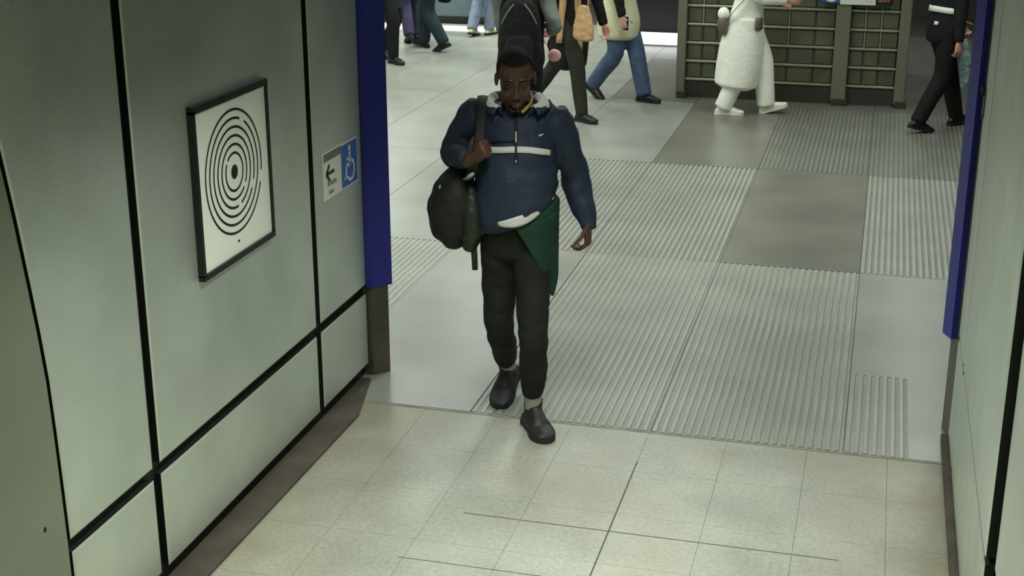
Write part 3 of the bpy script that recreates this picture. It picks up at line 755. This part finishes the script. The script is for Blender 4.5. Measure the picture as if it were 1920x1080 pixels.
M['purple'] = cloth('purple_trouser', (70, 66, 98)); M['teal'] = cloth('teal_dark', (38, 52, 56)); M['uniform'] = cloth('uniform_black', (26, 28, 30)); M['grey_knit'] = cloth('grey_knit', (112, 118, 112))
M['hair_dark'] = mat('dark_hair', (22, 19, 17), 0.55, bump=.5, bscale=150); M['hair_brown'] = mat('brown_hair', (62, 44, 30), 0.5, bump=.5, bscale=150)
M['tan_leather'] = mat('tan_leather', (184, 148, 104), 0.55, var=.12, scale=12); M['red'] = cloth('dark_red', (110, 34, 34)); M['pale_blue'] = mat('pale_blue_plastic', (190, 222, 224), 0.35, var=.12, scale=14, bump=.5, bscale=25)
M['taupe'] = mat('taupe_leather', (104, 94, 84), 0.5); M['pinkish'] = mat('pink_paper', (226, 172, 164), 0.6); M['lime_shoe'] = mat('pale_yellow_shoe', (196, 202, 150), 0.6); M['beige'] = cloth('beige_top', (178, 170, 158))
BS = (M['black_shoe'], M['rubber']); WS = (M['white_shoe'], M['white_shoe'])

def world_of(t, p):
    rz = t.rotation_euler[2]; return Vector(t.location) + Matrix.Rotation(rz, 3, 'Z') @ Vector(p)
def item(name, label, cat, t, p, rz=None):
    q = world_of(t, p); return tag(empty(name, q, t.rotation_euler[2] if rz is None else rz), label, cat)

# long black coat, tan scarf
pA, gA, eA, _ = walker('person in a long open black coat and olive trousers striding right', (-2.80, 12.63, 0), -28,
    [(.07, .21, .092, -.02), (-.07, -.46, .20, .75)], [(.25, -.16, .80), (-.24, .20, .86)],
    dict(name='coat', mat=M['black_cloth'], hem=.50, hx=.19, hy=.17, hoff=-.03), M['dark_trouser'], BS, 'fair', M['hair_dark'], S=1.02, leg=(.10, .075, .058))
bv = bvh_of(gA)
def strip(name, bv, pts, w_, material, parent, d, off=.006):
    return patch(name, bv, [[(p[0] - w_ / 2, p[1], p[2]), (p[0], p[1], p[2]), (p[0] + w_ / 2, p[1], p[2])] for p in pts], d, material, parent, off)
patch('scarf', bv, [[(x + .06 * (z - 1.0), 1.0, z) for x in (.045, .06, .075, .09)] for z in [1.42 - .045 * k for k in range(18)]], (0, -1, 0), M['tan_leather'], pA, .012, .014)
patch('scarf_end', bv, [[(1.0, y + .05 * (z - 1.0), z) for y in (.02, .045, .07)] for z in [1.40 - .045 * k for k in range(16)]], (-1, 0, 0), M['tan_leather'], pA, .012, .014)
# cream sleeveless coat over black sleeves, jeans
pB, gB, eB, _ = walker('person in a cream sleeveless coat and blue jeans walking right', (-2.53, 13.62, 0), -24,
    [(.07, -.24, .15, .55), (-.07, .27, .095, 0)], [(.24, .20, .86), (-.22, -.15, .84)],
    dict(name='sleeveless_coat', mat=M['cream'], hem=.64, hx=.215, hy=.195), M['jeans'], BS, 'fair', M['hair_dark'], sleeve=M['black_cloth'], leg=(.11, .088, .075))
# white coat
pC, gC, eC, _ = walker('person in a long white coat, white trousers and white shoes', (-1.24, 13.22, 0), 8,
    [(.06, -.18, .092, 0), (-.06, .22, .10, -.30)], [(.17, .34, 1.10), (-.15, .30, 1.05)],
    dict(name='coat', mat=M['white_wool'], hem=.28, hx=.20, hy=.20, hoff=-.08, rs=1.18), M['white_wool'], WS, 'fair', M['hair_dark'], hairlong=True, curl=(.25, .5), palm=((-1, 0, 0), (1, 0, 0)), elbow=((.3, -.6, -.8), (-.3, -.6, -.8)), leg=(.11, .095, .085), head=(0, .35))
# dark uniform
pD, gD, eD, _ = walker('person in a dark uniform with a white reflective band, seen from behind', (0.53, 12.98, 0), 38,
    [(.07, -.26, .12, .25), (-.07, .27, .10, -.1)], [(.25, -.05, .82), (-.20, .34, .92)],
    dict(name='jacket', mat=M['uniform'], hem=.80, hx=.18, hy=.14), M['black_cloth'], BS, 'fair', M['hair_brown'], S=1.02, leg=(.11, .082, .066))
bv = bvh_of(gD)
patch('reflective_band', bv, [[(x, -1.0, z + .01 * math.cos(x * 9)) for x in [-.16 + .02 * k for k in range(17)]] for z in (1.10, 1.075, 1.05)], (0, 1, 0), M['white_print'], gD, .008, .006)
patch('badge', bv, [[(x, -1.0, z) for x in (.02, .04, .06)] for z in (.98, .965, .95)], (0, 1, 0), M['white_print'], gD, .006, .004)
# dark person by the blue strip at left
pE, gE, eE, _ = walker('person in dark clothes beside the left blue strip', (-5.53, 15.25, 0), -30,
    [(.08, .16, .095, 0), (-.08, -.20, .13, .4)], [(.25, .1, .82), (-.25, -.1, .82)],
    dict(name='coat', mat=M['teal'], hem=.62, hx=.18, hy=.15), M['black_cloth'], BS, 'fair', M['hair_dark'])
pF, gF, eF, _ = walker('person in purple trousers and a beige top far back', (-5.78, 16.8, 0), 120,
    [(.07, .12, .092, 0), (-.07, -.16, .12, .35)], [(.25, .1, .84), (-.25, -.1, .84)],
    dict(name='top', mat=M['beige'], hem=.82, hx=.17, hy=.13), M['purple'], BS, 'tan', M['hair_brown'], leg=(.10, .08, .07))
pG, gG, eG, _ = walker('person in teal trousers and a dark jacket near the far counter', (-5.30, 16.2, 0), 160,
    [(.07, .20, .10, -.15), (-.07, -.20, .13, .4)], [(.25, .14, .84), (-.25, -.1, .84)],
    dict(name='jacket', mat=M['teal'], hem=.74, hx=.18, hy=.14), M['teal'], BS, 'fair', M['hair_dark'], leg=(.11, .09, .07))
pH, gH, eH, _ = walker('person in pale jeans and yellowish shoes at the far counter', (-5.07, 17.5, 0), 75,
    [(.06, .10, .092, 0), (-.06, -.12, .11, .2)], [(.24, .2, .95), (-.24, .1, .84)],
    dict(name='top', mat=M['beige'], hem=.86, hx=.17, hy=.13), M['pale_jeans'], (M['lime_shoe'], M['rubber']), 'fair', M['hair_brown'], leg=(.11, .085, .07))
# backpack wearer hidden behind the man's head
pI, gI, eI, _ = walker('person with grey sleeves wearing a black backpack, behind the man\'s head', (-2.70, 10.42, 0), 102,
    [(.07, .12, .092, 0), (-.07, -.12, .12, .35)], [(.225, .14, 1.10), (-.08, .30, 1.05)],
    dict(name='top', mat=M['black_cloth'], hem=.82, hx=.15, hy=.12), M['black_cloth'], BS, 'fair', M['hair_dark'], S=1.0, sleeve=M['grey_knit'], leg=(.095, .07, .06))

# things they carry ---------------------------------------------------------
def soft_bag(name, label, cat, t, p, dims, material, strap=None, rz=None, taper=.8):
    o = item(name, label, cat, t, p, rz); a, d, h = dims
    b = MB(); tube(b, [(0, 0, 0.02, a * .9, d * .9), (0, 0, h * .15, a, d), (0, 0, h * .55, a * (1 + taper) / 2, d * .9), (0, 0, h, a * taper, d * .5)], sub=3, power=.4, seg=20)
    body = organic('body', b, .01, material, o, 2, .006, 12); return o
o = soft_bag('tote_bag', 'tan leather tote bag hanging beside the black coat', 'bag', pA, (.22, .34, .77), (.045, .12, .32), M['tan_leather'], taper=.45)
mb = MB(); tube(mb, [(0, .05, .32, .009, .005), (-.02, .03, .52, .009, .005), (-.06, -.08, .76, .009, .005), (-.075, -.17, .805, .009, .005), (-.07, -.25, .74, .009, .005), (-.01, -.08, .5, .009, .005), (0, -.04, .32, .009, .005)], sub=4, seg=8); mb.build('strap', M['tan_leather'], o, True)
wv = eB[0][1]
o = item('phone', 'white phone held in the hand beside the cream coat', 'phone', pB, (wv.x - .005, wv.y + .045, wv.z - .13))
bevel_box('case', -.006, .006, -.036, .036, 0, .15, M['white_print'], o, .005, 2); bevel_box('screen', .0055, .0075, -.032, .032, .008, .142, M['black_print'], o, .001, 1)
wv = eC[0][1]
o = item('belt_bag', 'small white and brown bag worn on the white coat\'s back', 'bag', pC, (.05, -.215, .80))
mb = MB(); tube(mb, [(0, 0, 0, .10, .05), (0, -.01, .06, .11, .06), (0, 0, .11, .10, .05)], sub=3, seg=18); organic('pouch', mb, .01, M['taupe'], o, 2)
mb = MB(); ell(mb, (0.03, -.01, .155), (.075, .055, .06)); organic('white_flap', mb, .01, M['white_wool'], o, 1)
mb = MB(); tube(mb, [(.09, .03, .12, .011, .004), (.155, .10, .22, .011, .004), (.175, .20, .34, .011, .004), (.14, .28, .47, .011, .004)], sub=4, seg=8); mb.build('strap', M['taupe'], o, True)
bv = bvh_of(gC)
patch('pocket_flap', bv, [[(1.0, y, z) for y in (.06, .09, .12)] for z in (.93, .89, .85, .82)], (-1, 0, 0), M['taupe'], gC, .012, .012)
patch('scarf_end', bv, [[(x, 1.0, z) for x in (-.02, .03, .08, .12)] for z in (1.40, 1.33, 1.26, 1.2, 1.15, 1.10)], (0, -1, 0), M['teal'], gC, .012, .012)
wv = eD[1][1]
o = item('carrier_bag', 'pale blue plastic carrier bag hanging from the uniformed person\'s hand', 'bag', pD, (wv.x - .01, wv.y + .04, wv.z - .70))
mb = MB(); tube(mb, [(0, 0, .02, .03, .06), (0, 0, .15, .05, .12), (0, 0, .34, .055, .13), (0, 0, .48, .03, .09), (0, -.03, .56, .012, .03), (0, -.045, .60, .010, .014)], sub=3, seg=18); organic('body', mb, .009, M['pale_blue'], o, 1, .014, 14)
wv = eG[1][1]
soft_bag('handbag', 'round black handbag hanging beside the teal trousers', 'bag', pG, (.36, .1, .52), (.05, .10, .22), M['black_cloth'])
o = item('suitcase', 'pale wheeled suitcase beside the dark figure at the blue strip', 'suitcase', pE, (.02, -.62, 0))
bevel_box('shell', -.11, .11, -.17, .17, .05, .55, M['whitec'], o, .03, 3)
for x in (-.08, .08):
    for y in (-.13, .13):
        mb = MB(); ell(mb, (x, y, .025), (.012, .025, .025)); mb.build('wheel', M['rubber'], o, True)
bevel_box('handle', -.05, .05, -.01, .01, .55, .90, M['rubber'], o, .006, 1)
o = item('backpack', 'bulky black backpack with pale strap trim behind the man\'s head', 'backpack', pI, (0, -.25, .86))
mb = MB(); tube(mb, [(0, 0, .03, .145, .085), (0, -.01, .15, .165, .115), (0, -.01, .32, .16, .11), (0, 0, .46, .135, .085), (0, .02, .52, .09, .06)], sub=3, seg=24, power=.5); bo = organic('body', mb, .011, M['black_cloth'], o, 2, .006, 12)
mb = MB(); tube(mb, [(0, -.11, .05, .10, .035), (0, -.125, .14, .115, .045), (0, -.11, .25, .10, .035)], sub=3, seg=18); organic('front_pocket', mb, .01, M['uniform'], o, 2)
for s_ in (-1, 1):
    mb = MB(); tube(mb, [(s_ * .06, .08, .50, .025, .008), (s_ * .10, .18, .66, .025, .008), (s_ * .115, .30, .70, .025, .008), (s_ * .12, .42, .58, .025, .008), (s_ * .13, .42, .40, .022, .008), (s_ * .15, .25, .18, .015, .006), (s_ * .14, .08, .08, .015, .006)], sub=4, seg=8); mb.build('shoulder_strap', M['black_cloth'], o, True)
    mb = MB(); tube(mb, [(s_ * .04, -.07, .50, .006, .004), (s_ * .09, -.10, .44, .006, .004), (s_ * .13, -.09, .36, .006, .004)], sub=3, seg=8); mb.build('trim_cord', M['grey_knit'], o, True)
wv = eI[0][1]
o = item('small_pouch', 'small pink pouch with a red loop hanging from the grey sleeve\'s hand', 'pouch', pI, (wv.x + .0, wv.y + .0, wv.z - .24))
mb = MB(); ell(mb, (.03, 0, .05), (.055, .03, .05)); organic('pouch', mb, .008, M['pinkish'], o, 1)
mb = MB(); tube(mb, [(0, 0, .08, .008, .004), (-.02, 0, .13, .008, .004), (-.01, .0, .17, .008, .004)], sub=3, seg=8); mb.build('loop', M['red'], o, True)

# ------------------------------------------------------------------ the man in the navy pullover
man = empty('person', (-1.464, 5.743, 0), PI + YAW)
tag(man, 'man in a navy pullover and black trousers walking towards the camera', 'person')
M['navy'] = mat('navy_shell', (42, 53, 71), 0.62, var=0.10, scale=5, bump=0.12, bscale=35, spec=0.35)
M['navy_dark'] = mat('navy_panel', (26, 34, 48), 0.62, var=0.10, scale=5, spec=0.3)
M['man_trouser'] = cloth('black_trouser', (36, 37, 32), 0.10)
M['green'] = cloth('dark_green_cloth', (34, 66, 50), 0.14)
M['white_cotton'] = cloth('white_cotton', (226, 228, 220), 0.04)
M['gold'] = mat('yellow_trim', (196, 162, 74), 0.55)
M['eye_white_shaded'] = mat('eye_white_shaded', (96, 84, 74), 0.4)  # eye whites darkened, socket shadow put into the colour
M['sock'] = cloth('grey_white_sock', (170, 172, 162), 0.06)
M['lips'] = mat('lip', (112, 70, 62), 0.4)
M['bag_black'] = mat('black_nylon', (26, 29, 24), 0.7, var=0.18, scale=6, bump=0.15, bscale=40)
M['bag_green'] = mat('green_black_nylon', (34, 46, 34), 0.5, var=0.15, scale=6)
CX0 = 0.045
shR, shL = V3(.212, .0, 1.452), V3(-.118, .0, 1.435)
elR, elL = V3(.322, -.09, 1.262), V3(-.212, -.06, 1.165)
wrR, wrL = V3(.238, .17, 1.292), V3(-.272, .030, .970)
hipR, hipL = V3(.120, -.01, .90), V3(-.026, .02, .90)
anR, anL = V3(.082, -.275, .165), V3(-.036, .070, .105)
knR = ik(hipR, anR, .43, .415, (.12, 1, 0)); knL = ik(hipL, anL, .43, .415, (0, 1, 0))
HC = V3(.047, .085, 1.622); HR = head_frame(0.04, 0.34, 0.03)
b = MB()
tube(b, [(CX0, 0, .86, .13, .10), (CX0, .01, 1.05, .135, .11), (CX0, 0, 1.28, .15, .10), (CX0, -.01, 1.41, .13, .075), (CX0, -.005, 1.47, .065, .06)], sub=3)
tube(b, [(CX0, -.01, 1.42, .062, .062), (CX0, .02, 1.50, .060, .062), (CX0, .05, 1.57, .058, .062)], sub=3)
head_shapes(b, HC, HR, 1.03)
for s_, e, wv in ((shR, elR, wrR), (shL, elL, wrL)):
    tube(b, [(*s_, .05, .05), (*e, .038, .038), (*wv, .028, .026)], sub=3, seg=12)
for h_, k_, a_ in ((hipR, knR, anR), (hipL, knL, anL)):
    tube(b, [(*h_, .07, .07), (*k_, .042, .042), (*a_, .030, .030)], sub=3, seg=12)
# right hand closed round the strap, left hand loosely curled
hand_shapes(b, wrR, V3(-.30, .30, .32), V3(-.8, -.55, .1), 1, 1.25, 1.05, 0.9)
hand_shapes(b, wrL, V3(-.02, .20, -.95), V3(1, -.25, .0), -1, 0.72, 1.04, 0.35, 0.01)
organic('body', b, 0.005, SK['deep'], man, 1)
M['hair_black'] = mat('short_black_hair', (14, 12, 11), 0.8, bump=1.0, bscale=260)
hair_cap('hair', HC, HR, 1.03, M['hair_black'], man, front=.084, back=-.055, side=.010, thick=1.065, bump=.004)
for s_ in (-1, 1):
    mb = MB(); ell(mb, HC + HR @ (V3(s_ * .031, .0735, .003) * 1.03), (.0110, .0085, .0036), HR, 14, 8); e = mb.build('eye', M['eye_white_shaded'], man, True)
    mb = MB(); ell(mb, HC + HR @ (V3(s_ * .031, .0792, .0005) * 1.03), (.0064, .0042, .0042), HR, 12, 6); mb.build('iris', M['black_print'], e, True)
    mb = MB(); tube(mb, [(*(HC + HR @ (V3(s_ * .014, .0895, .028) * 1.03)), .0035, .003), (*(HC + HR @ (V3(s_ * .034, .087, .033) * 1.03)), .004, .003), (*(HC + HR @ (V3(s_ * .052, .074, .027) * 1.03)), .0025, .002)], sub=3, seg=8); mb.build('eyebrow', M['hair_black'], man, True)
mb = MB(); ell(mb, HC + HR @ (V3(0, .0865, -.0635) * 1.03), (.0225, .010, .0060), HR, 16, 8); mb.build('upper_lip', M['lips'], man, True)
mb = MB(); ell(mb, HC + HR @ (V3(0, .0860, -.0755) * 1.03), (.0200, .0105, .0070), HR, 16, 8); mb.build('lower_lip', M['lips'], man, True)
mb = MB()
tube(mb, [(*(HC + HR @ (V3(-.030, .060, -.098) * 1.03)), .006, .006), (*(HC + HR @ (V3(0, .0755, -.104) * 1.03)), .010, .008), (*(HC + HR @ (V3(.030, .060, -.098) * 1.03)), .006, .006)], sub=4, seg=8); mb.build('chin_beard', M['hair_black'], man, True)

# trousers
b = MB()
tube(b, [(CX0, 0, .84, .155, .13), (CX0, .005, .92, .165, .140), (CX0, .01, 1.02, .165, .140), (CX0, .01, 1.07, .155, .130)], sub=3, power=.3)
for h_, k_, a_, x_ in ((hipR, knR, anR, 0), (hipL, knL, anL, 1)):
    dn = (a_ - k_).normalized()
    tube(b, [(*(h_ + V3(0, 0, .03)), .092, .112), (*h_.lerp(k_, .5), .080, .092), (*k_, .067, .072), (*k_.lerp(a_, .4), .064, .066), (*k_.lerp(a_, .75), .053, .054), (*(a_ - dn * .075), .046, .046)], sub=4, power=.2)
tr = organic('trousers', b, 0.008, M['man_trouser'], man, 4, 0.007, 9)
for h_, k_, a_ in ((hipR, knR, anR), (hipL, knL, anL)):
    dn = (a_ - k_).normalized(); mb = MB(); tube(mb, [(*(a_ - dn * .13), .038, .040), (*(a_ - dn * .05), .040, .042), (*(a_ + dn * .0), .040, .042)], sub=2, seg=14); mb.build('sock', M['sock'], man, True)
M['man_shoe'] = mat('black_trainer', (30, 32, 29), 0.55, var=.15, scale=20); M['man_sole'] = mat('trainer_sole', (38, 40, 36), 0.7)
shoe(man, anR + V3(0, 0, -.012), (.36, 1, 0), 0.40, M['man_shoe'], M['man_sole'], M['sign_grey'], W=.064, high=.03)
shoe(man, anL + V3(0, 0, -.014), (-.34, 1, 0), 0.0, M['man_shoe'], M['man_sole'], M['sign_grey'], W=.064, high=.03)

# pullover
def hem_tilt(co):
    wz = min(max((1.24 - co.z) / .22, 0), 1); dx = co.x - CX0
    mk = 1.0 if abs(dx) < .20 else 0.0
    if co.x < -.165: mk = 0
    return co + V3(0, 0, -0.36 * dx * wz * mk)
b = MB()
tube(b, [(CX0, .025, 1.000, .160, .150), (CX0, .030, 1.05, .180, .172), (CX0, .030, 1.14, .186, .172), (CX0, .02, 1.24, .184, .152), (CX0, .008, 1.33, .184, .132), (CX0, 0, 1.40, .170, .112), (CX0, -.005, 1.455, .128, .088), (CX0, .0, 1.50, .078, .072)], sub=4, power=.15, seg=28)
tube(b, [(*(shR + V3(-.06, 0, -.02)), .080, .080), (*shR, .074, .078), (*shR.lerp(elR, .5), .074, .074), (*elR, .066, .066), (*elR.lerp(wrR, .5), .062, .060), (*elR.lerp(wrR, .92), .046, .042)], sub=4, power=.25)
tube(b, [(*(shL + V3(.06, 0, -.02)), .080, .080), (*shL, .076, .078), (*shL.lerp(elL, .5), .078, .076), (*elL, .066, .066), (*elL.lerp(wrL, .5), .060, .056), (*elL.lerp(wrL, .85), .046, .042), (*elL.lerp(wrL, 1.14), .037, .034)], sub=4, power=.25)
jk = organic('pullover', b, 0.007, M['navy'], man, 4, 0.010, 7.5, post=hem_tilt, wfun=lambda c: 0.35 + 0.65 * min(1, abs(c.x - CX0) / .15) if c.z > 1.2 else 1.0)
bv = bvh_of(jk)
FWD = (0, -1, 0)
def front(name, xs, zs, material, off=.003, thick=.004, parent=jk, fz=lambda x: 0): return patch(name, bv, [[(x, 1.0, z + fz(x)) for x in xs] for z in zs], FWD, material, parent, off, thick)
def lin_(a, b_, n): return [a + (b_ - a) * k / (n - 1) for k in range(n)]
sag = lambda x: -1.2 * (x - CX0) ** 2 * (1 if x < CX0 else .6)
front('chest_stripe', lin_(.178, .050, 12), (1.338, 1.326, 1.313), M['white_cotton'], fz=sag)
front('chest_stripe', lin_(.041, -.100, 12), (1.338, 1.326, 1.313), M['white_cotton'], fz=sag)
front('stripe_piping', lin_(.150, .050, 10), (1.362, 1.359, 1.356), M['navy_dark'], fz=sag)
front('zip_tape', (.052, .047, .043, .038), lin_(1.47, 1.275, 22), M['navy_dark'], .002, .003)
front('zip_pull', (.0495, .0455, .0415), lin_(1.398, 1.352, 6), M['chrome'], .006, .005)
front('zip_end', (.0485, .0455, .0425), lin_(1.285, 1.272, 3), M['chrome'], .004, .004)
lg = [[(-.050, 1.0, 1.381), (-.060, 1.0, 1.3815), (-.072, 1.0, 1.384)], [(-.050, 1.0, 1.377), (-.060, 1.0, 1.373), (-.072, 1.0, 1.3825)]]
patch('chest_logo', bv, lg, FWD, M['white_cotton'], jk, .003, .003)
# open collar: navy outside, white lining
def collar_pts(a, t):
    # a from -1 (his left front) to 1 (right front) round the back; t 0 at the neck seam, 1 at the free edge
    an = PI / 2 + PI + a * 2.42; r0x, r0y = .074, .074
    fr_ = max(0, abs(a) - .45) / .55
    flare = .036 + .030 * max(0, 1 - abs(abs(a) - .80) / .35)
    rx = r0x + flare * t; ry = r0y + flare * t * .7
    z = 1.474 + .058 * t - .052 * fr_ * t * t - .014 * fr_ + .020 * math.sin(PI * t)
    return V3(CX0 + rx * math.cos(an) * (1 + .12 * fr_), .012 + ry * math.sin(an) + .022 * fr_, z)
A_ = lin_(-1, 1, 41)
cl = sheet('collar', [[collar_pts(a, t) + (collar_pts(a, t) - V3(CX0, 0, 1.50)).normalized() * .003 for a in A_] for t in lin_(0, 1, 7)], M['navy'], jk, .006)
sheet('white_lining', [[collar_pts(a, t) - V3(0, 0, -.004) - (collar_pts(a, t) - V3(CX0, 0, 1.50)).normalized() * .002 + V3(0, 0, .003) for a in lin_(-1, -.48, 14)] for t in lin_(.30, 1.04, 7)], M['white_cotton'], cl, .005)
sheet('white_lining', [[collar_pts(a, t) - V3(0, 0, -.004) - (collar_pts(a, t) - V3(CX0, 0, 1.50)).normalized() * .002 + V3(0, 0, .003) for a in lin_(.48, 1, 14)] for t in lin_(.30, 1.04, 7)], M['white_cotton'], cl, .005)
mb = MB(); tube(mb, [(CX0 - .055, -.02, 1.545, .010, .006), (CX0 - .070, .03, 1.528, .009, .005), (CX0 - .058, .075, 1.505, .009, .005), (CX0 - .028, .105, 1.482, .010, .006)], sub=5, seg=10, side=(0, 0, 1)); mb.build('yellow_inner_collar', M['gold'], man, True)
# white shirt under the hem
def ringpt(an, z, rx, ry): return V3(CX0 + rx * math.cos(an), .025 + ry * math.sin(an), z - 0.36 * rx * math.cos(an))
sheet('shirt_hem', [[ringpt(an, 1.045 - .050 * t * (0.35 + 0.65 * math.sin(max(0, min(1, (an - PI * .35) / 1.3)) * PI)), .172 - .006 * t, .176 - .006 * t) for an in lin_(PI * .35, PI * .90, 24)] for t in lin_(0, 1, 5)], M['white_cotton'], man, .005)
# dark green garment tied round the waist
def drape(u, t):
    an = PI * (.46 + .92 * u); cx, cy = .032, .01
    zb = (1.00 - .36 * (u / .42)) if u < .42 else (.64 + .13 * min(1, (u - .42) / .13))
    zt = 0.995 - .30 * .17 * math.cos(an)
    z = zt + (zb - zt) * t
    f = 1 - .02 * t + .025 * math.sin(u * 26 + 1) * t
    return V3(cx + .172 * math.cos(an) * f, cy + .165 * math.sin(an) * f, z)
gd = sheet('tied_garment', [[drape(u, t) for u in lin_(0, 1, 50)] for t in lin_(0, 1, 14)], M['green'], man, .008)
mb = MB(); tube(mb, [(CX0 + .178 * math.cos(a), .01 + .165 * math.sin(a), 1.02 - .30 * .178 * math.cos(a) - .015, .030, .014) for a in lin_(PI * .62, PI * 2.2, 22)], sub=2, seg=12, side=(0, 0, 1)); organic('waist_roll', mb, .007, M['green'], gd, 2, .006, 16)
mb = MB(); tube(mb, [(-.085, .12, .665, .008, .004), (-.096, .122, .64, .008, .004), (-.10, .12, .615, .006, .004)], sub=3, seg=8); mb.build('drawstring_end', M['bag_black'], gd, True)

# ------------------------------------------------------------------ his shoulder bag
bg = tag(empty('shoulder_bag', world_of(man, (.315, -.02, .83)), PI + YAW), 'rounded black shoulder bag with a dark green side hanging at the man\'s hip', 'bag')
def L2(p): return V3(p[0] - .315, p[1] + .02, p[2] - .83)
b = MB()
tube(b, [(.005, 0, .045, .060, .085), (.008, 0, .09, .095, .12), (.005, 0, .18, .118, .145), (-.005, 0, .27, .105, .140), (-.025, -.005, .345, .068, .105), (-.035, -.01, .375, .04, .06)], sub=4, power=.6, seg=28)
bb = organic('body', b, .008, M['bag_black'], bg, 3, .007, 11)
b = MB(); tube(b, [(-.068, .06, .06, .045, .06), (-.078, .075, .14, .055, .08), (-.075, .07, .24, .05, .07), (-.07, .05, .30, .035, .05)], sub=3, seg=20); organic('side_pocket', b, .008, M['bag_green'], bg, 3, .006, 12)
bvb = bvh_of(bb)
mb = MB(); pts = [on_surface(bvb, (x, 1.0, z), FWD, .002) for x, z in ((.085, .12), (.095, .18), (.088, .24), (.06, .30), (.02, .335))]
tube(mb, [(*p, .004, .003) for p in pts], sub=4, seg=8); mb.build('zip', M['channel'], bg, True)
mb = MB(); ell(mb, on_surface(bvb, (.058, 1.0, .31), FWD, .004), (.006, .004, .010)); mb.build('zip_pull', M['chrome'], bg, True)
sp = [(.255, .05, 1.165), (.235, .13, 1.22), (.215, .185, 1.30), (.203, .205, 1.35), (.196, .160, 1.42), (.190, .085, 1.500), (.188, .0, 1.528), (.195, -.09, 1.485), (.215, -.145, 1.38), (.245, -.11, 1.25), (.265, -.05, 1.17)]
mb = MB(); tube(mb, [(*L2(p), .022, .004) for p in sp], sub=5, seg=10); mb.build('shoulder_strap', M['bag_black'], bg, True)
mb = MB(); tube(mb, [(*L2((.262, .10, 1.185)), .014, .005), (*L2((.245, .14, 1.205)), .014, .005), (*L2((.228, .155, 1.225)), .010, .005)], sub=3, seg=8); mb.build('buckle', M['chrome'], bg, True)
mb = MB(); tube(mb, [(*L2((.235, .06, .90)), .014, .003), (*L2((.228, .075, .83)), .014, .003), (*L2((.226, .07, .765)), .013, .003)], sub=3, seg=8); mb.build('hanging_strap', M['bag_black'], bg, True)

bpy.data.scenes.remove(WORK)
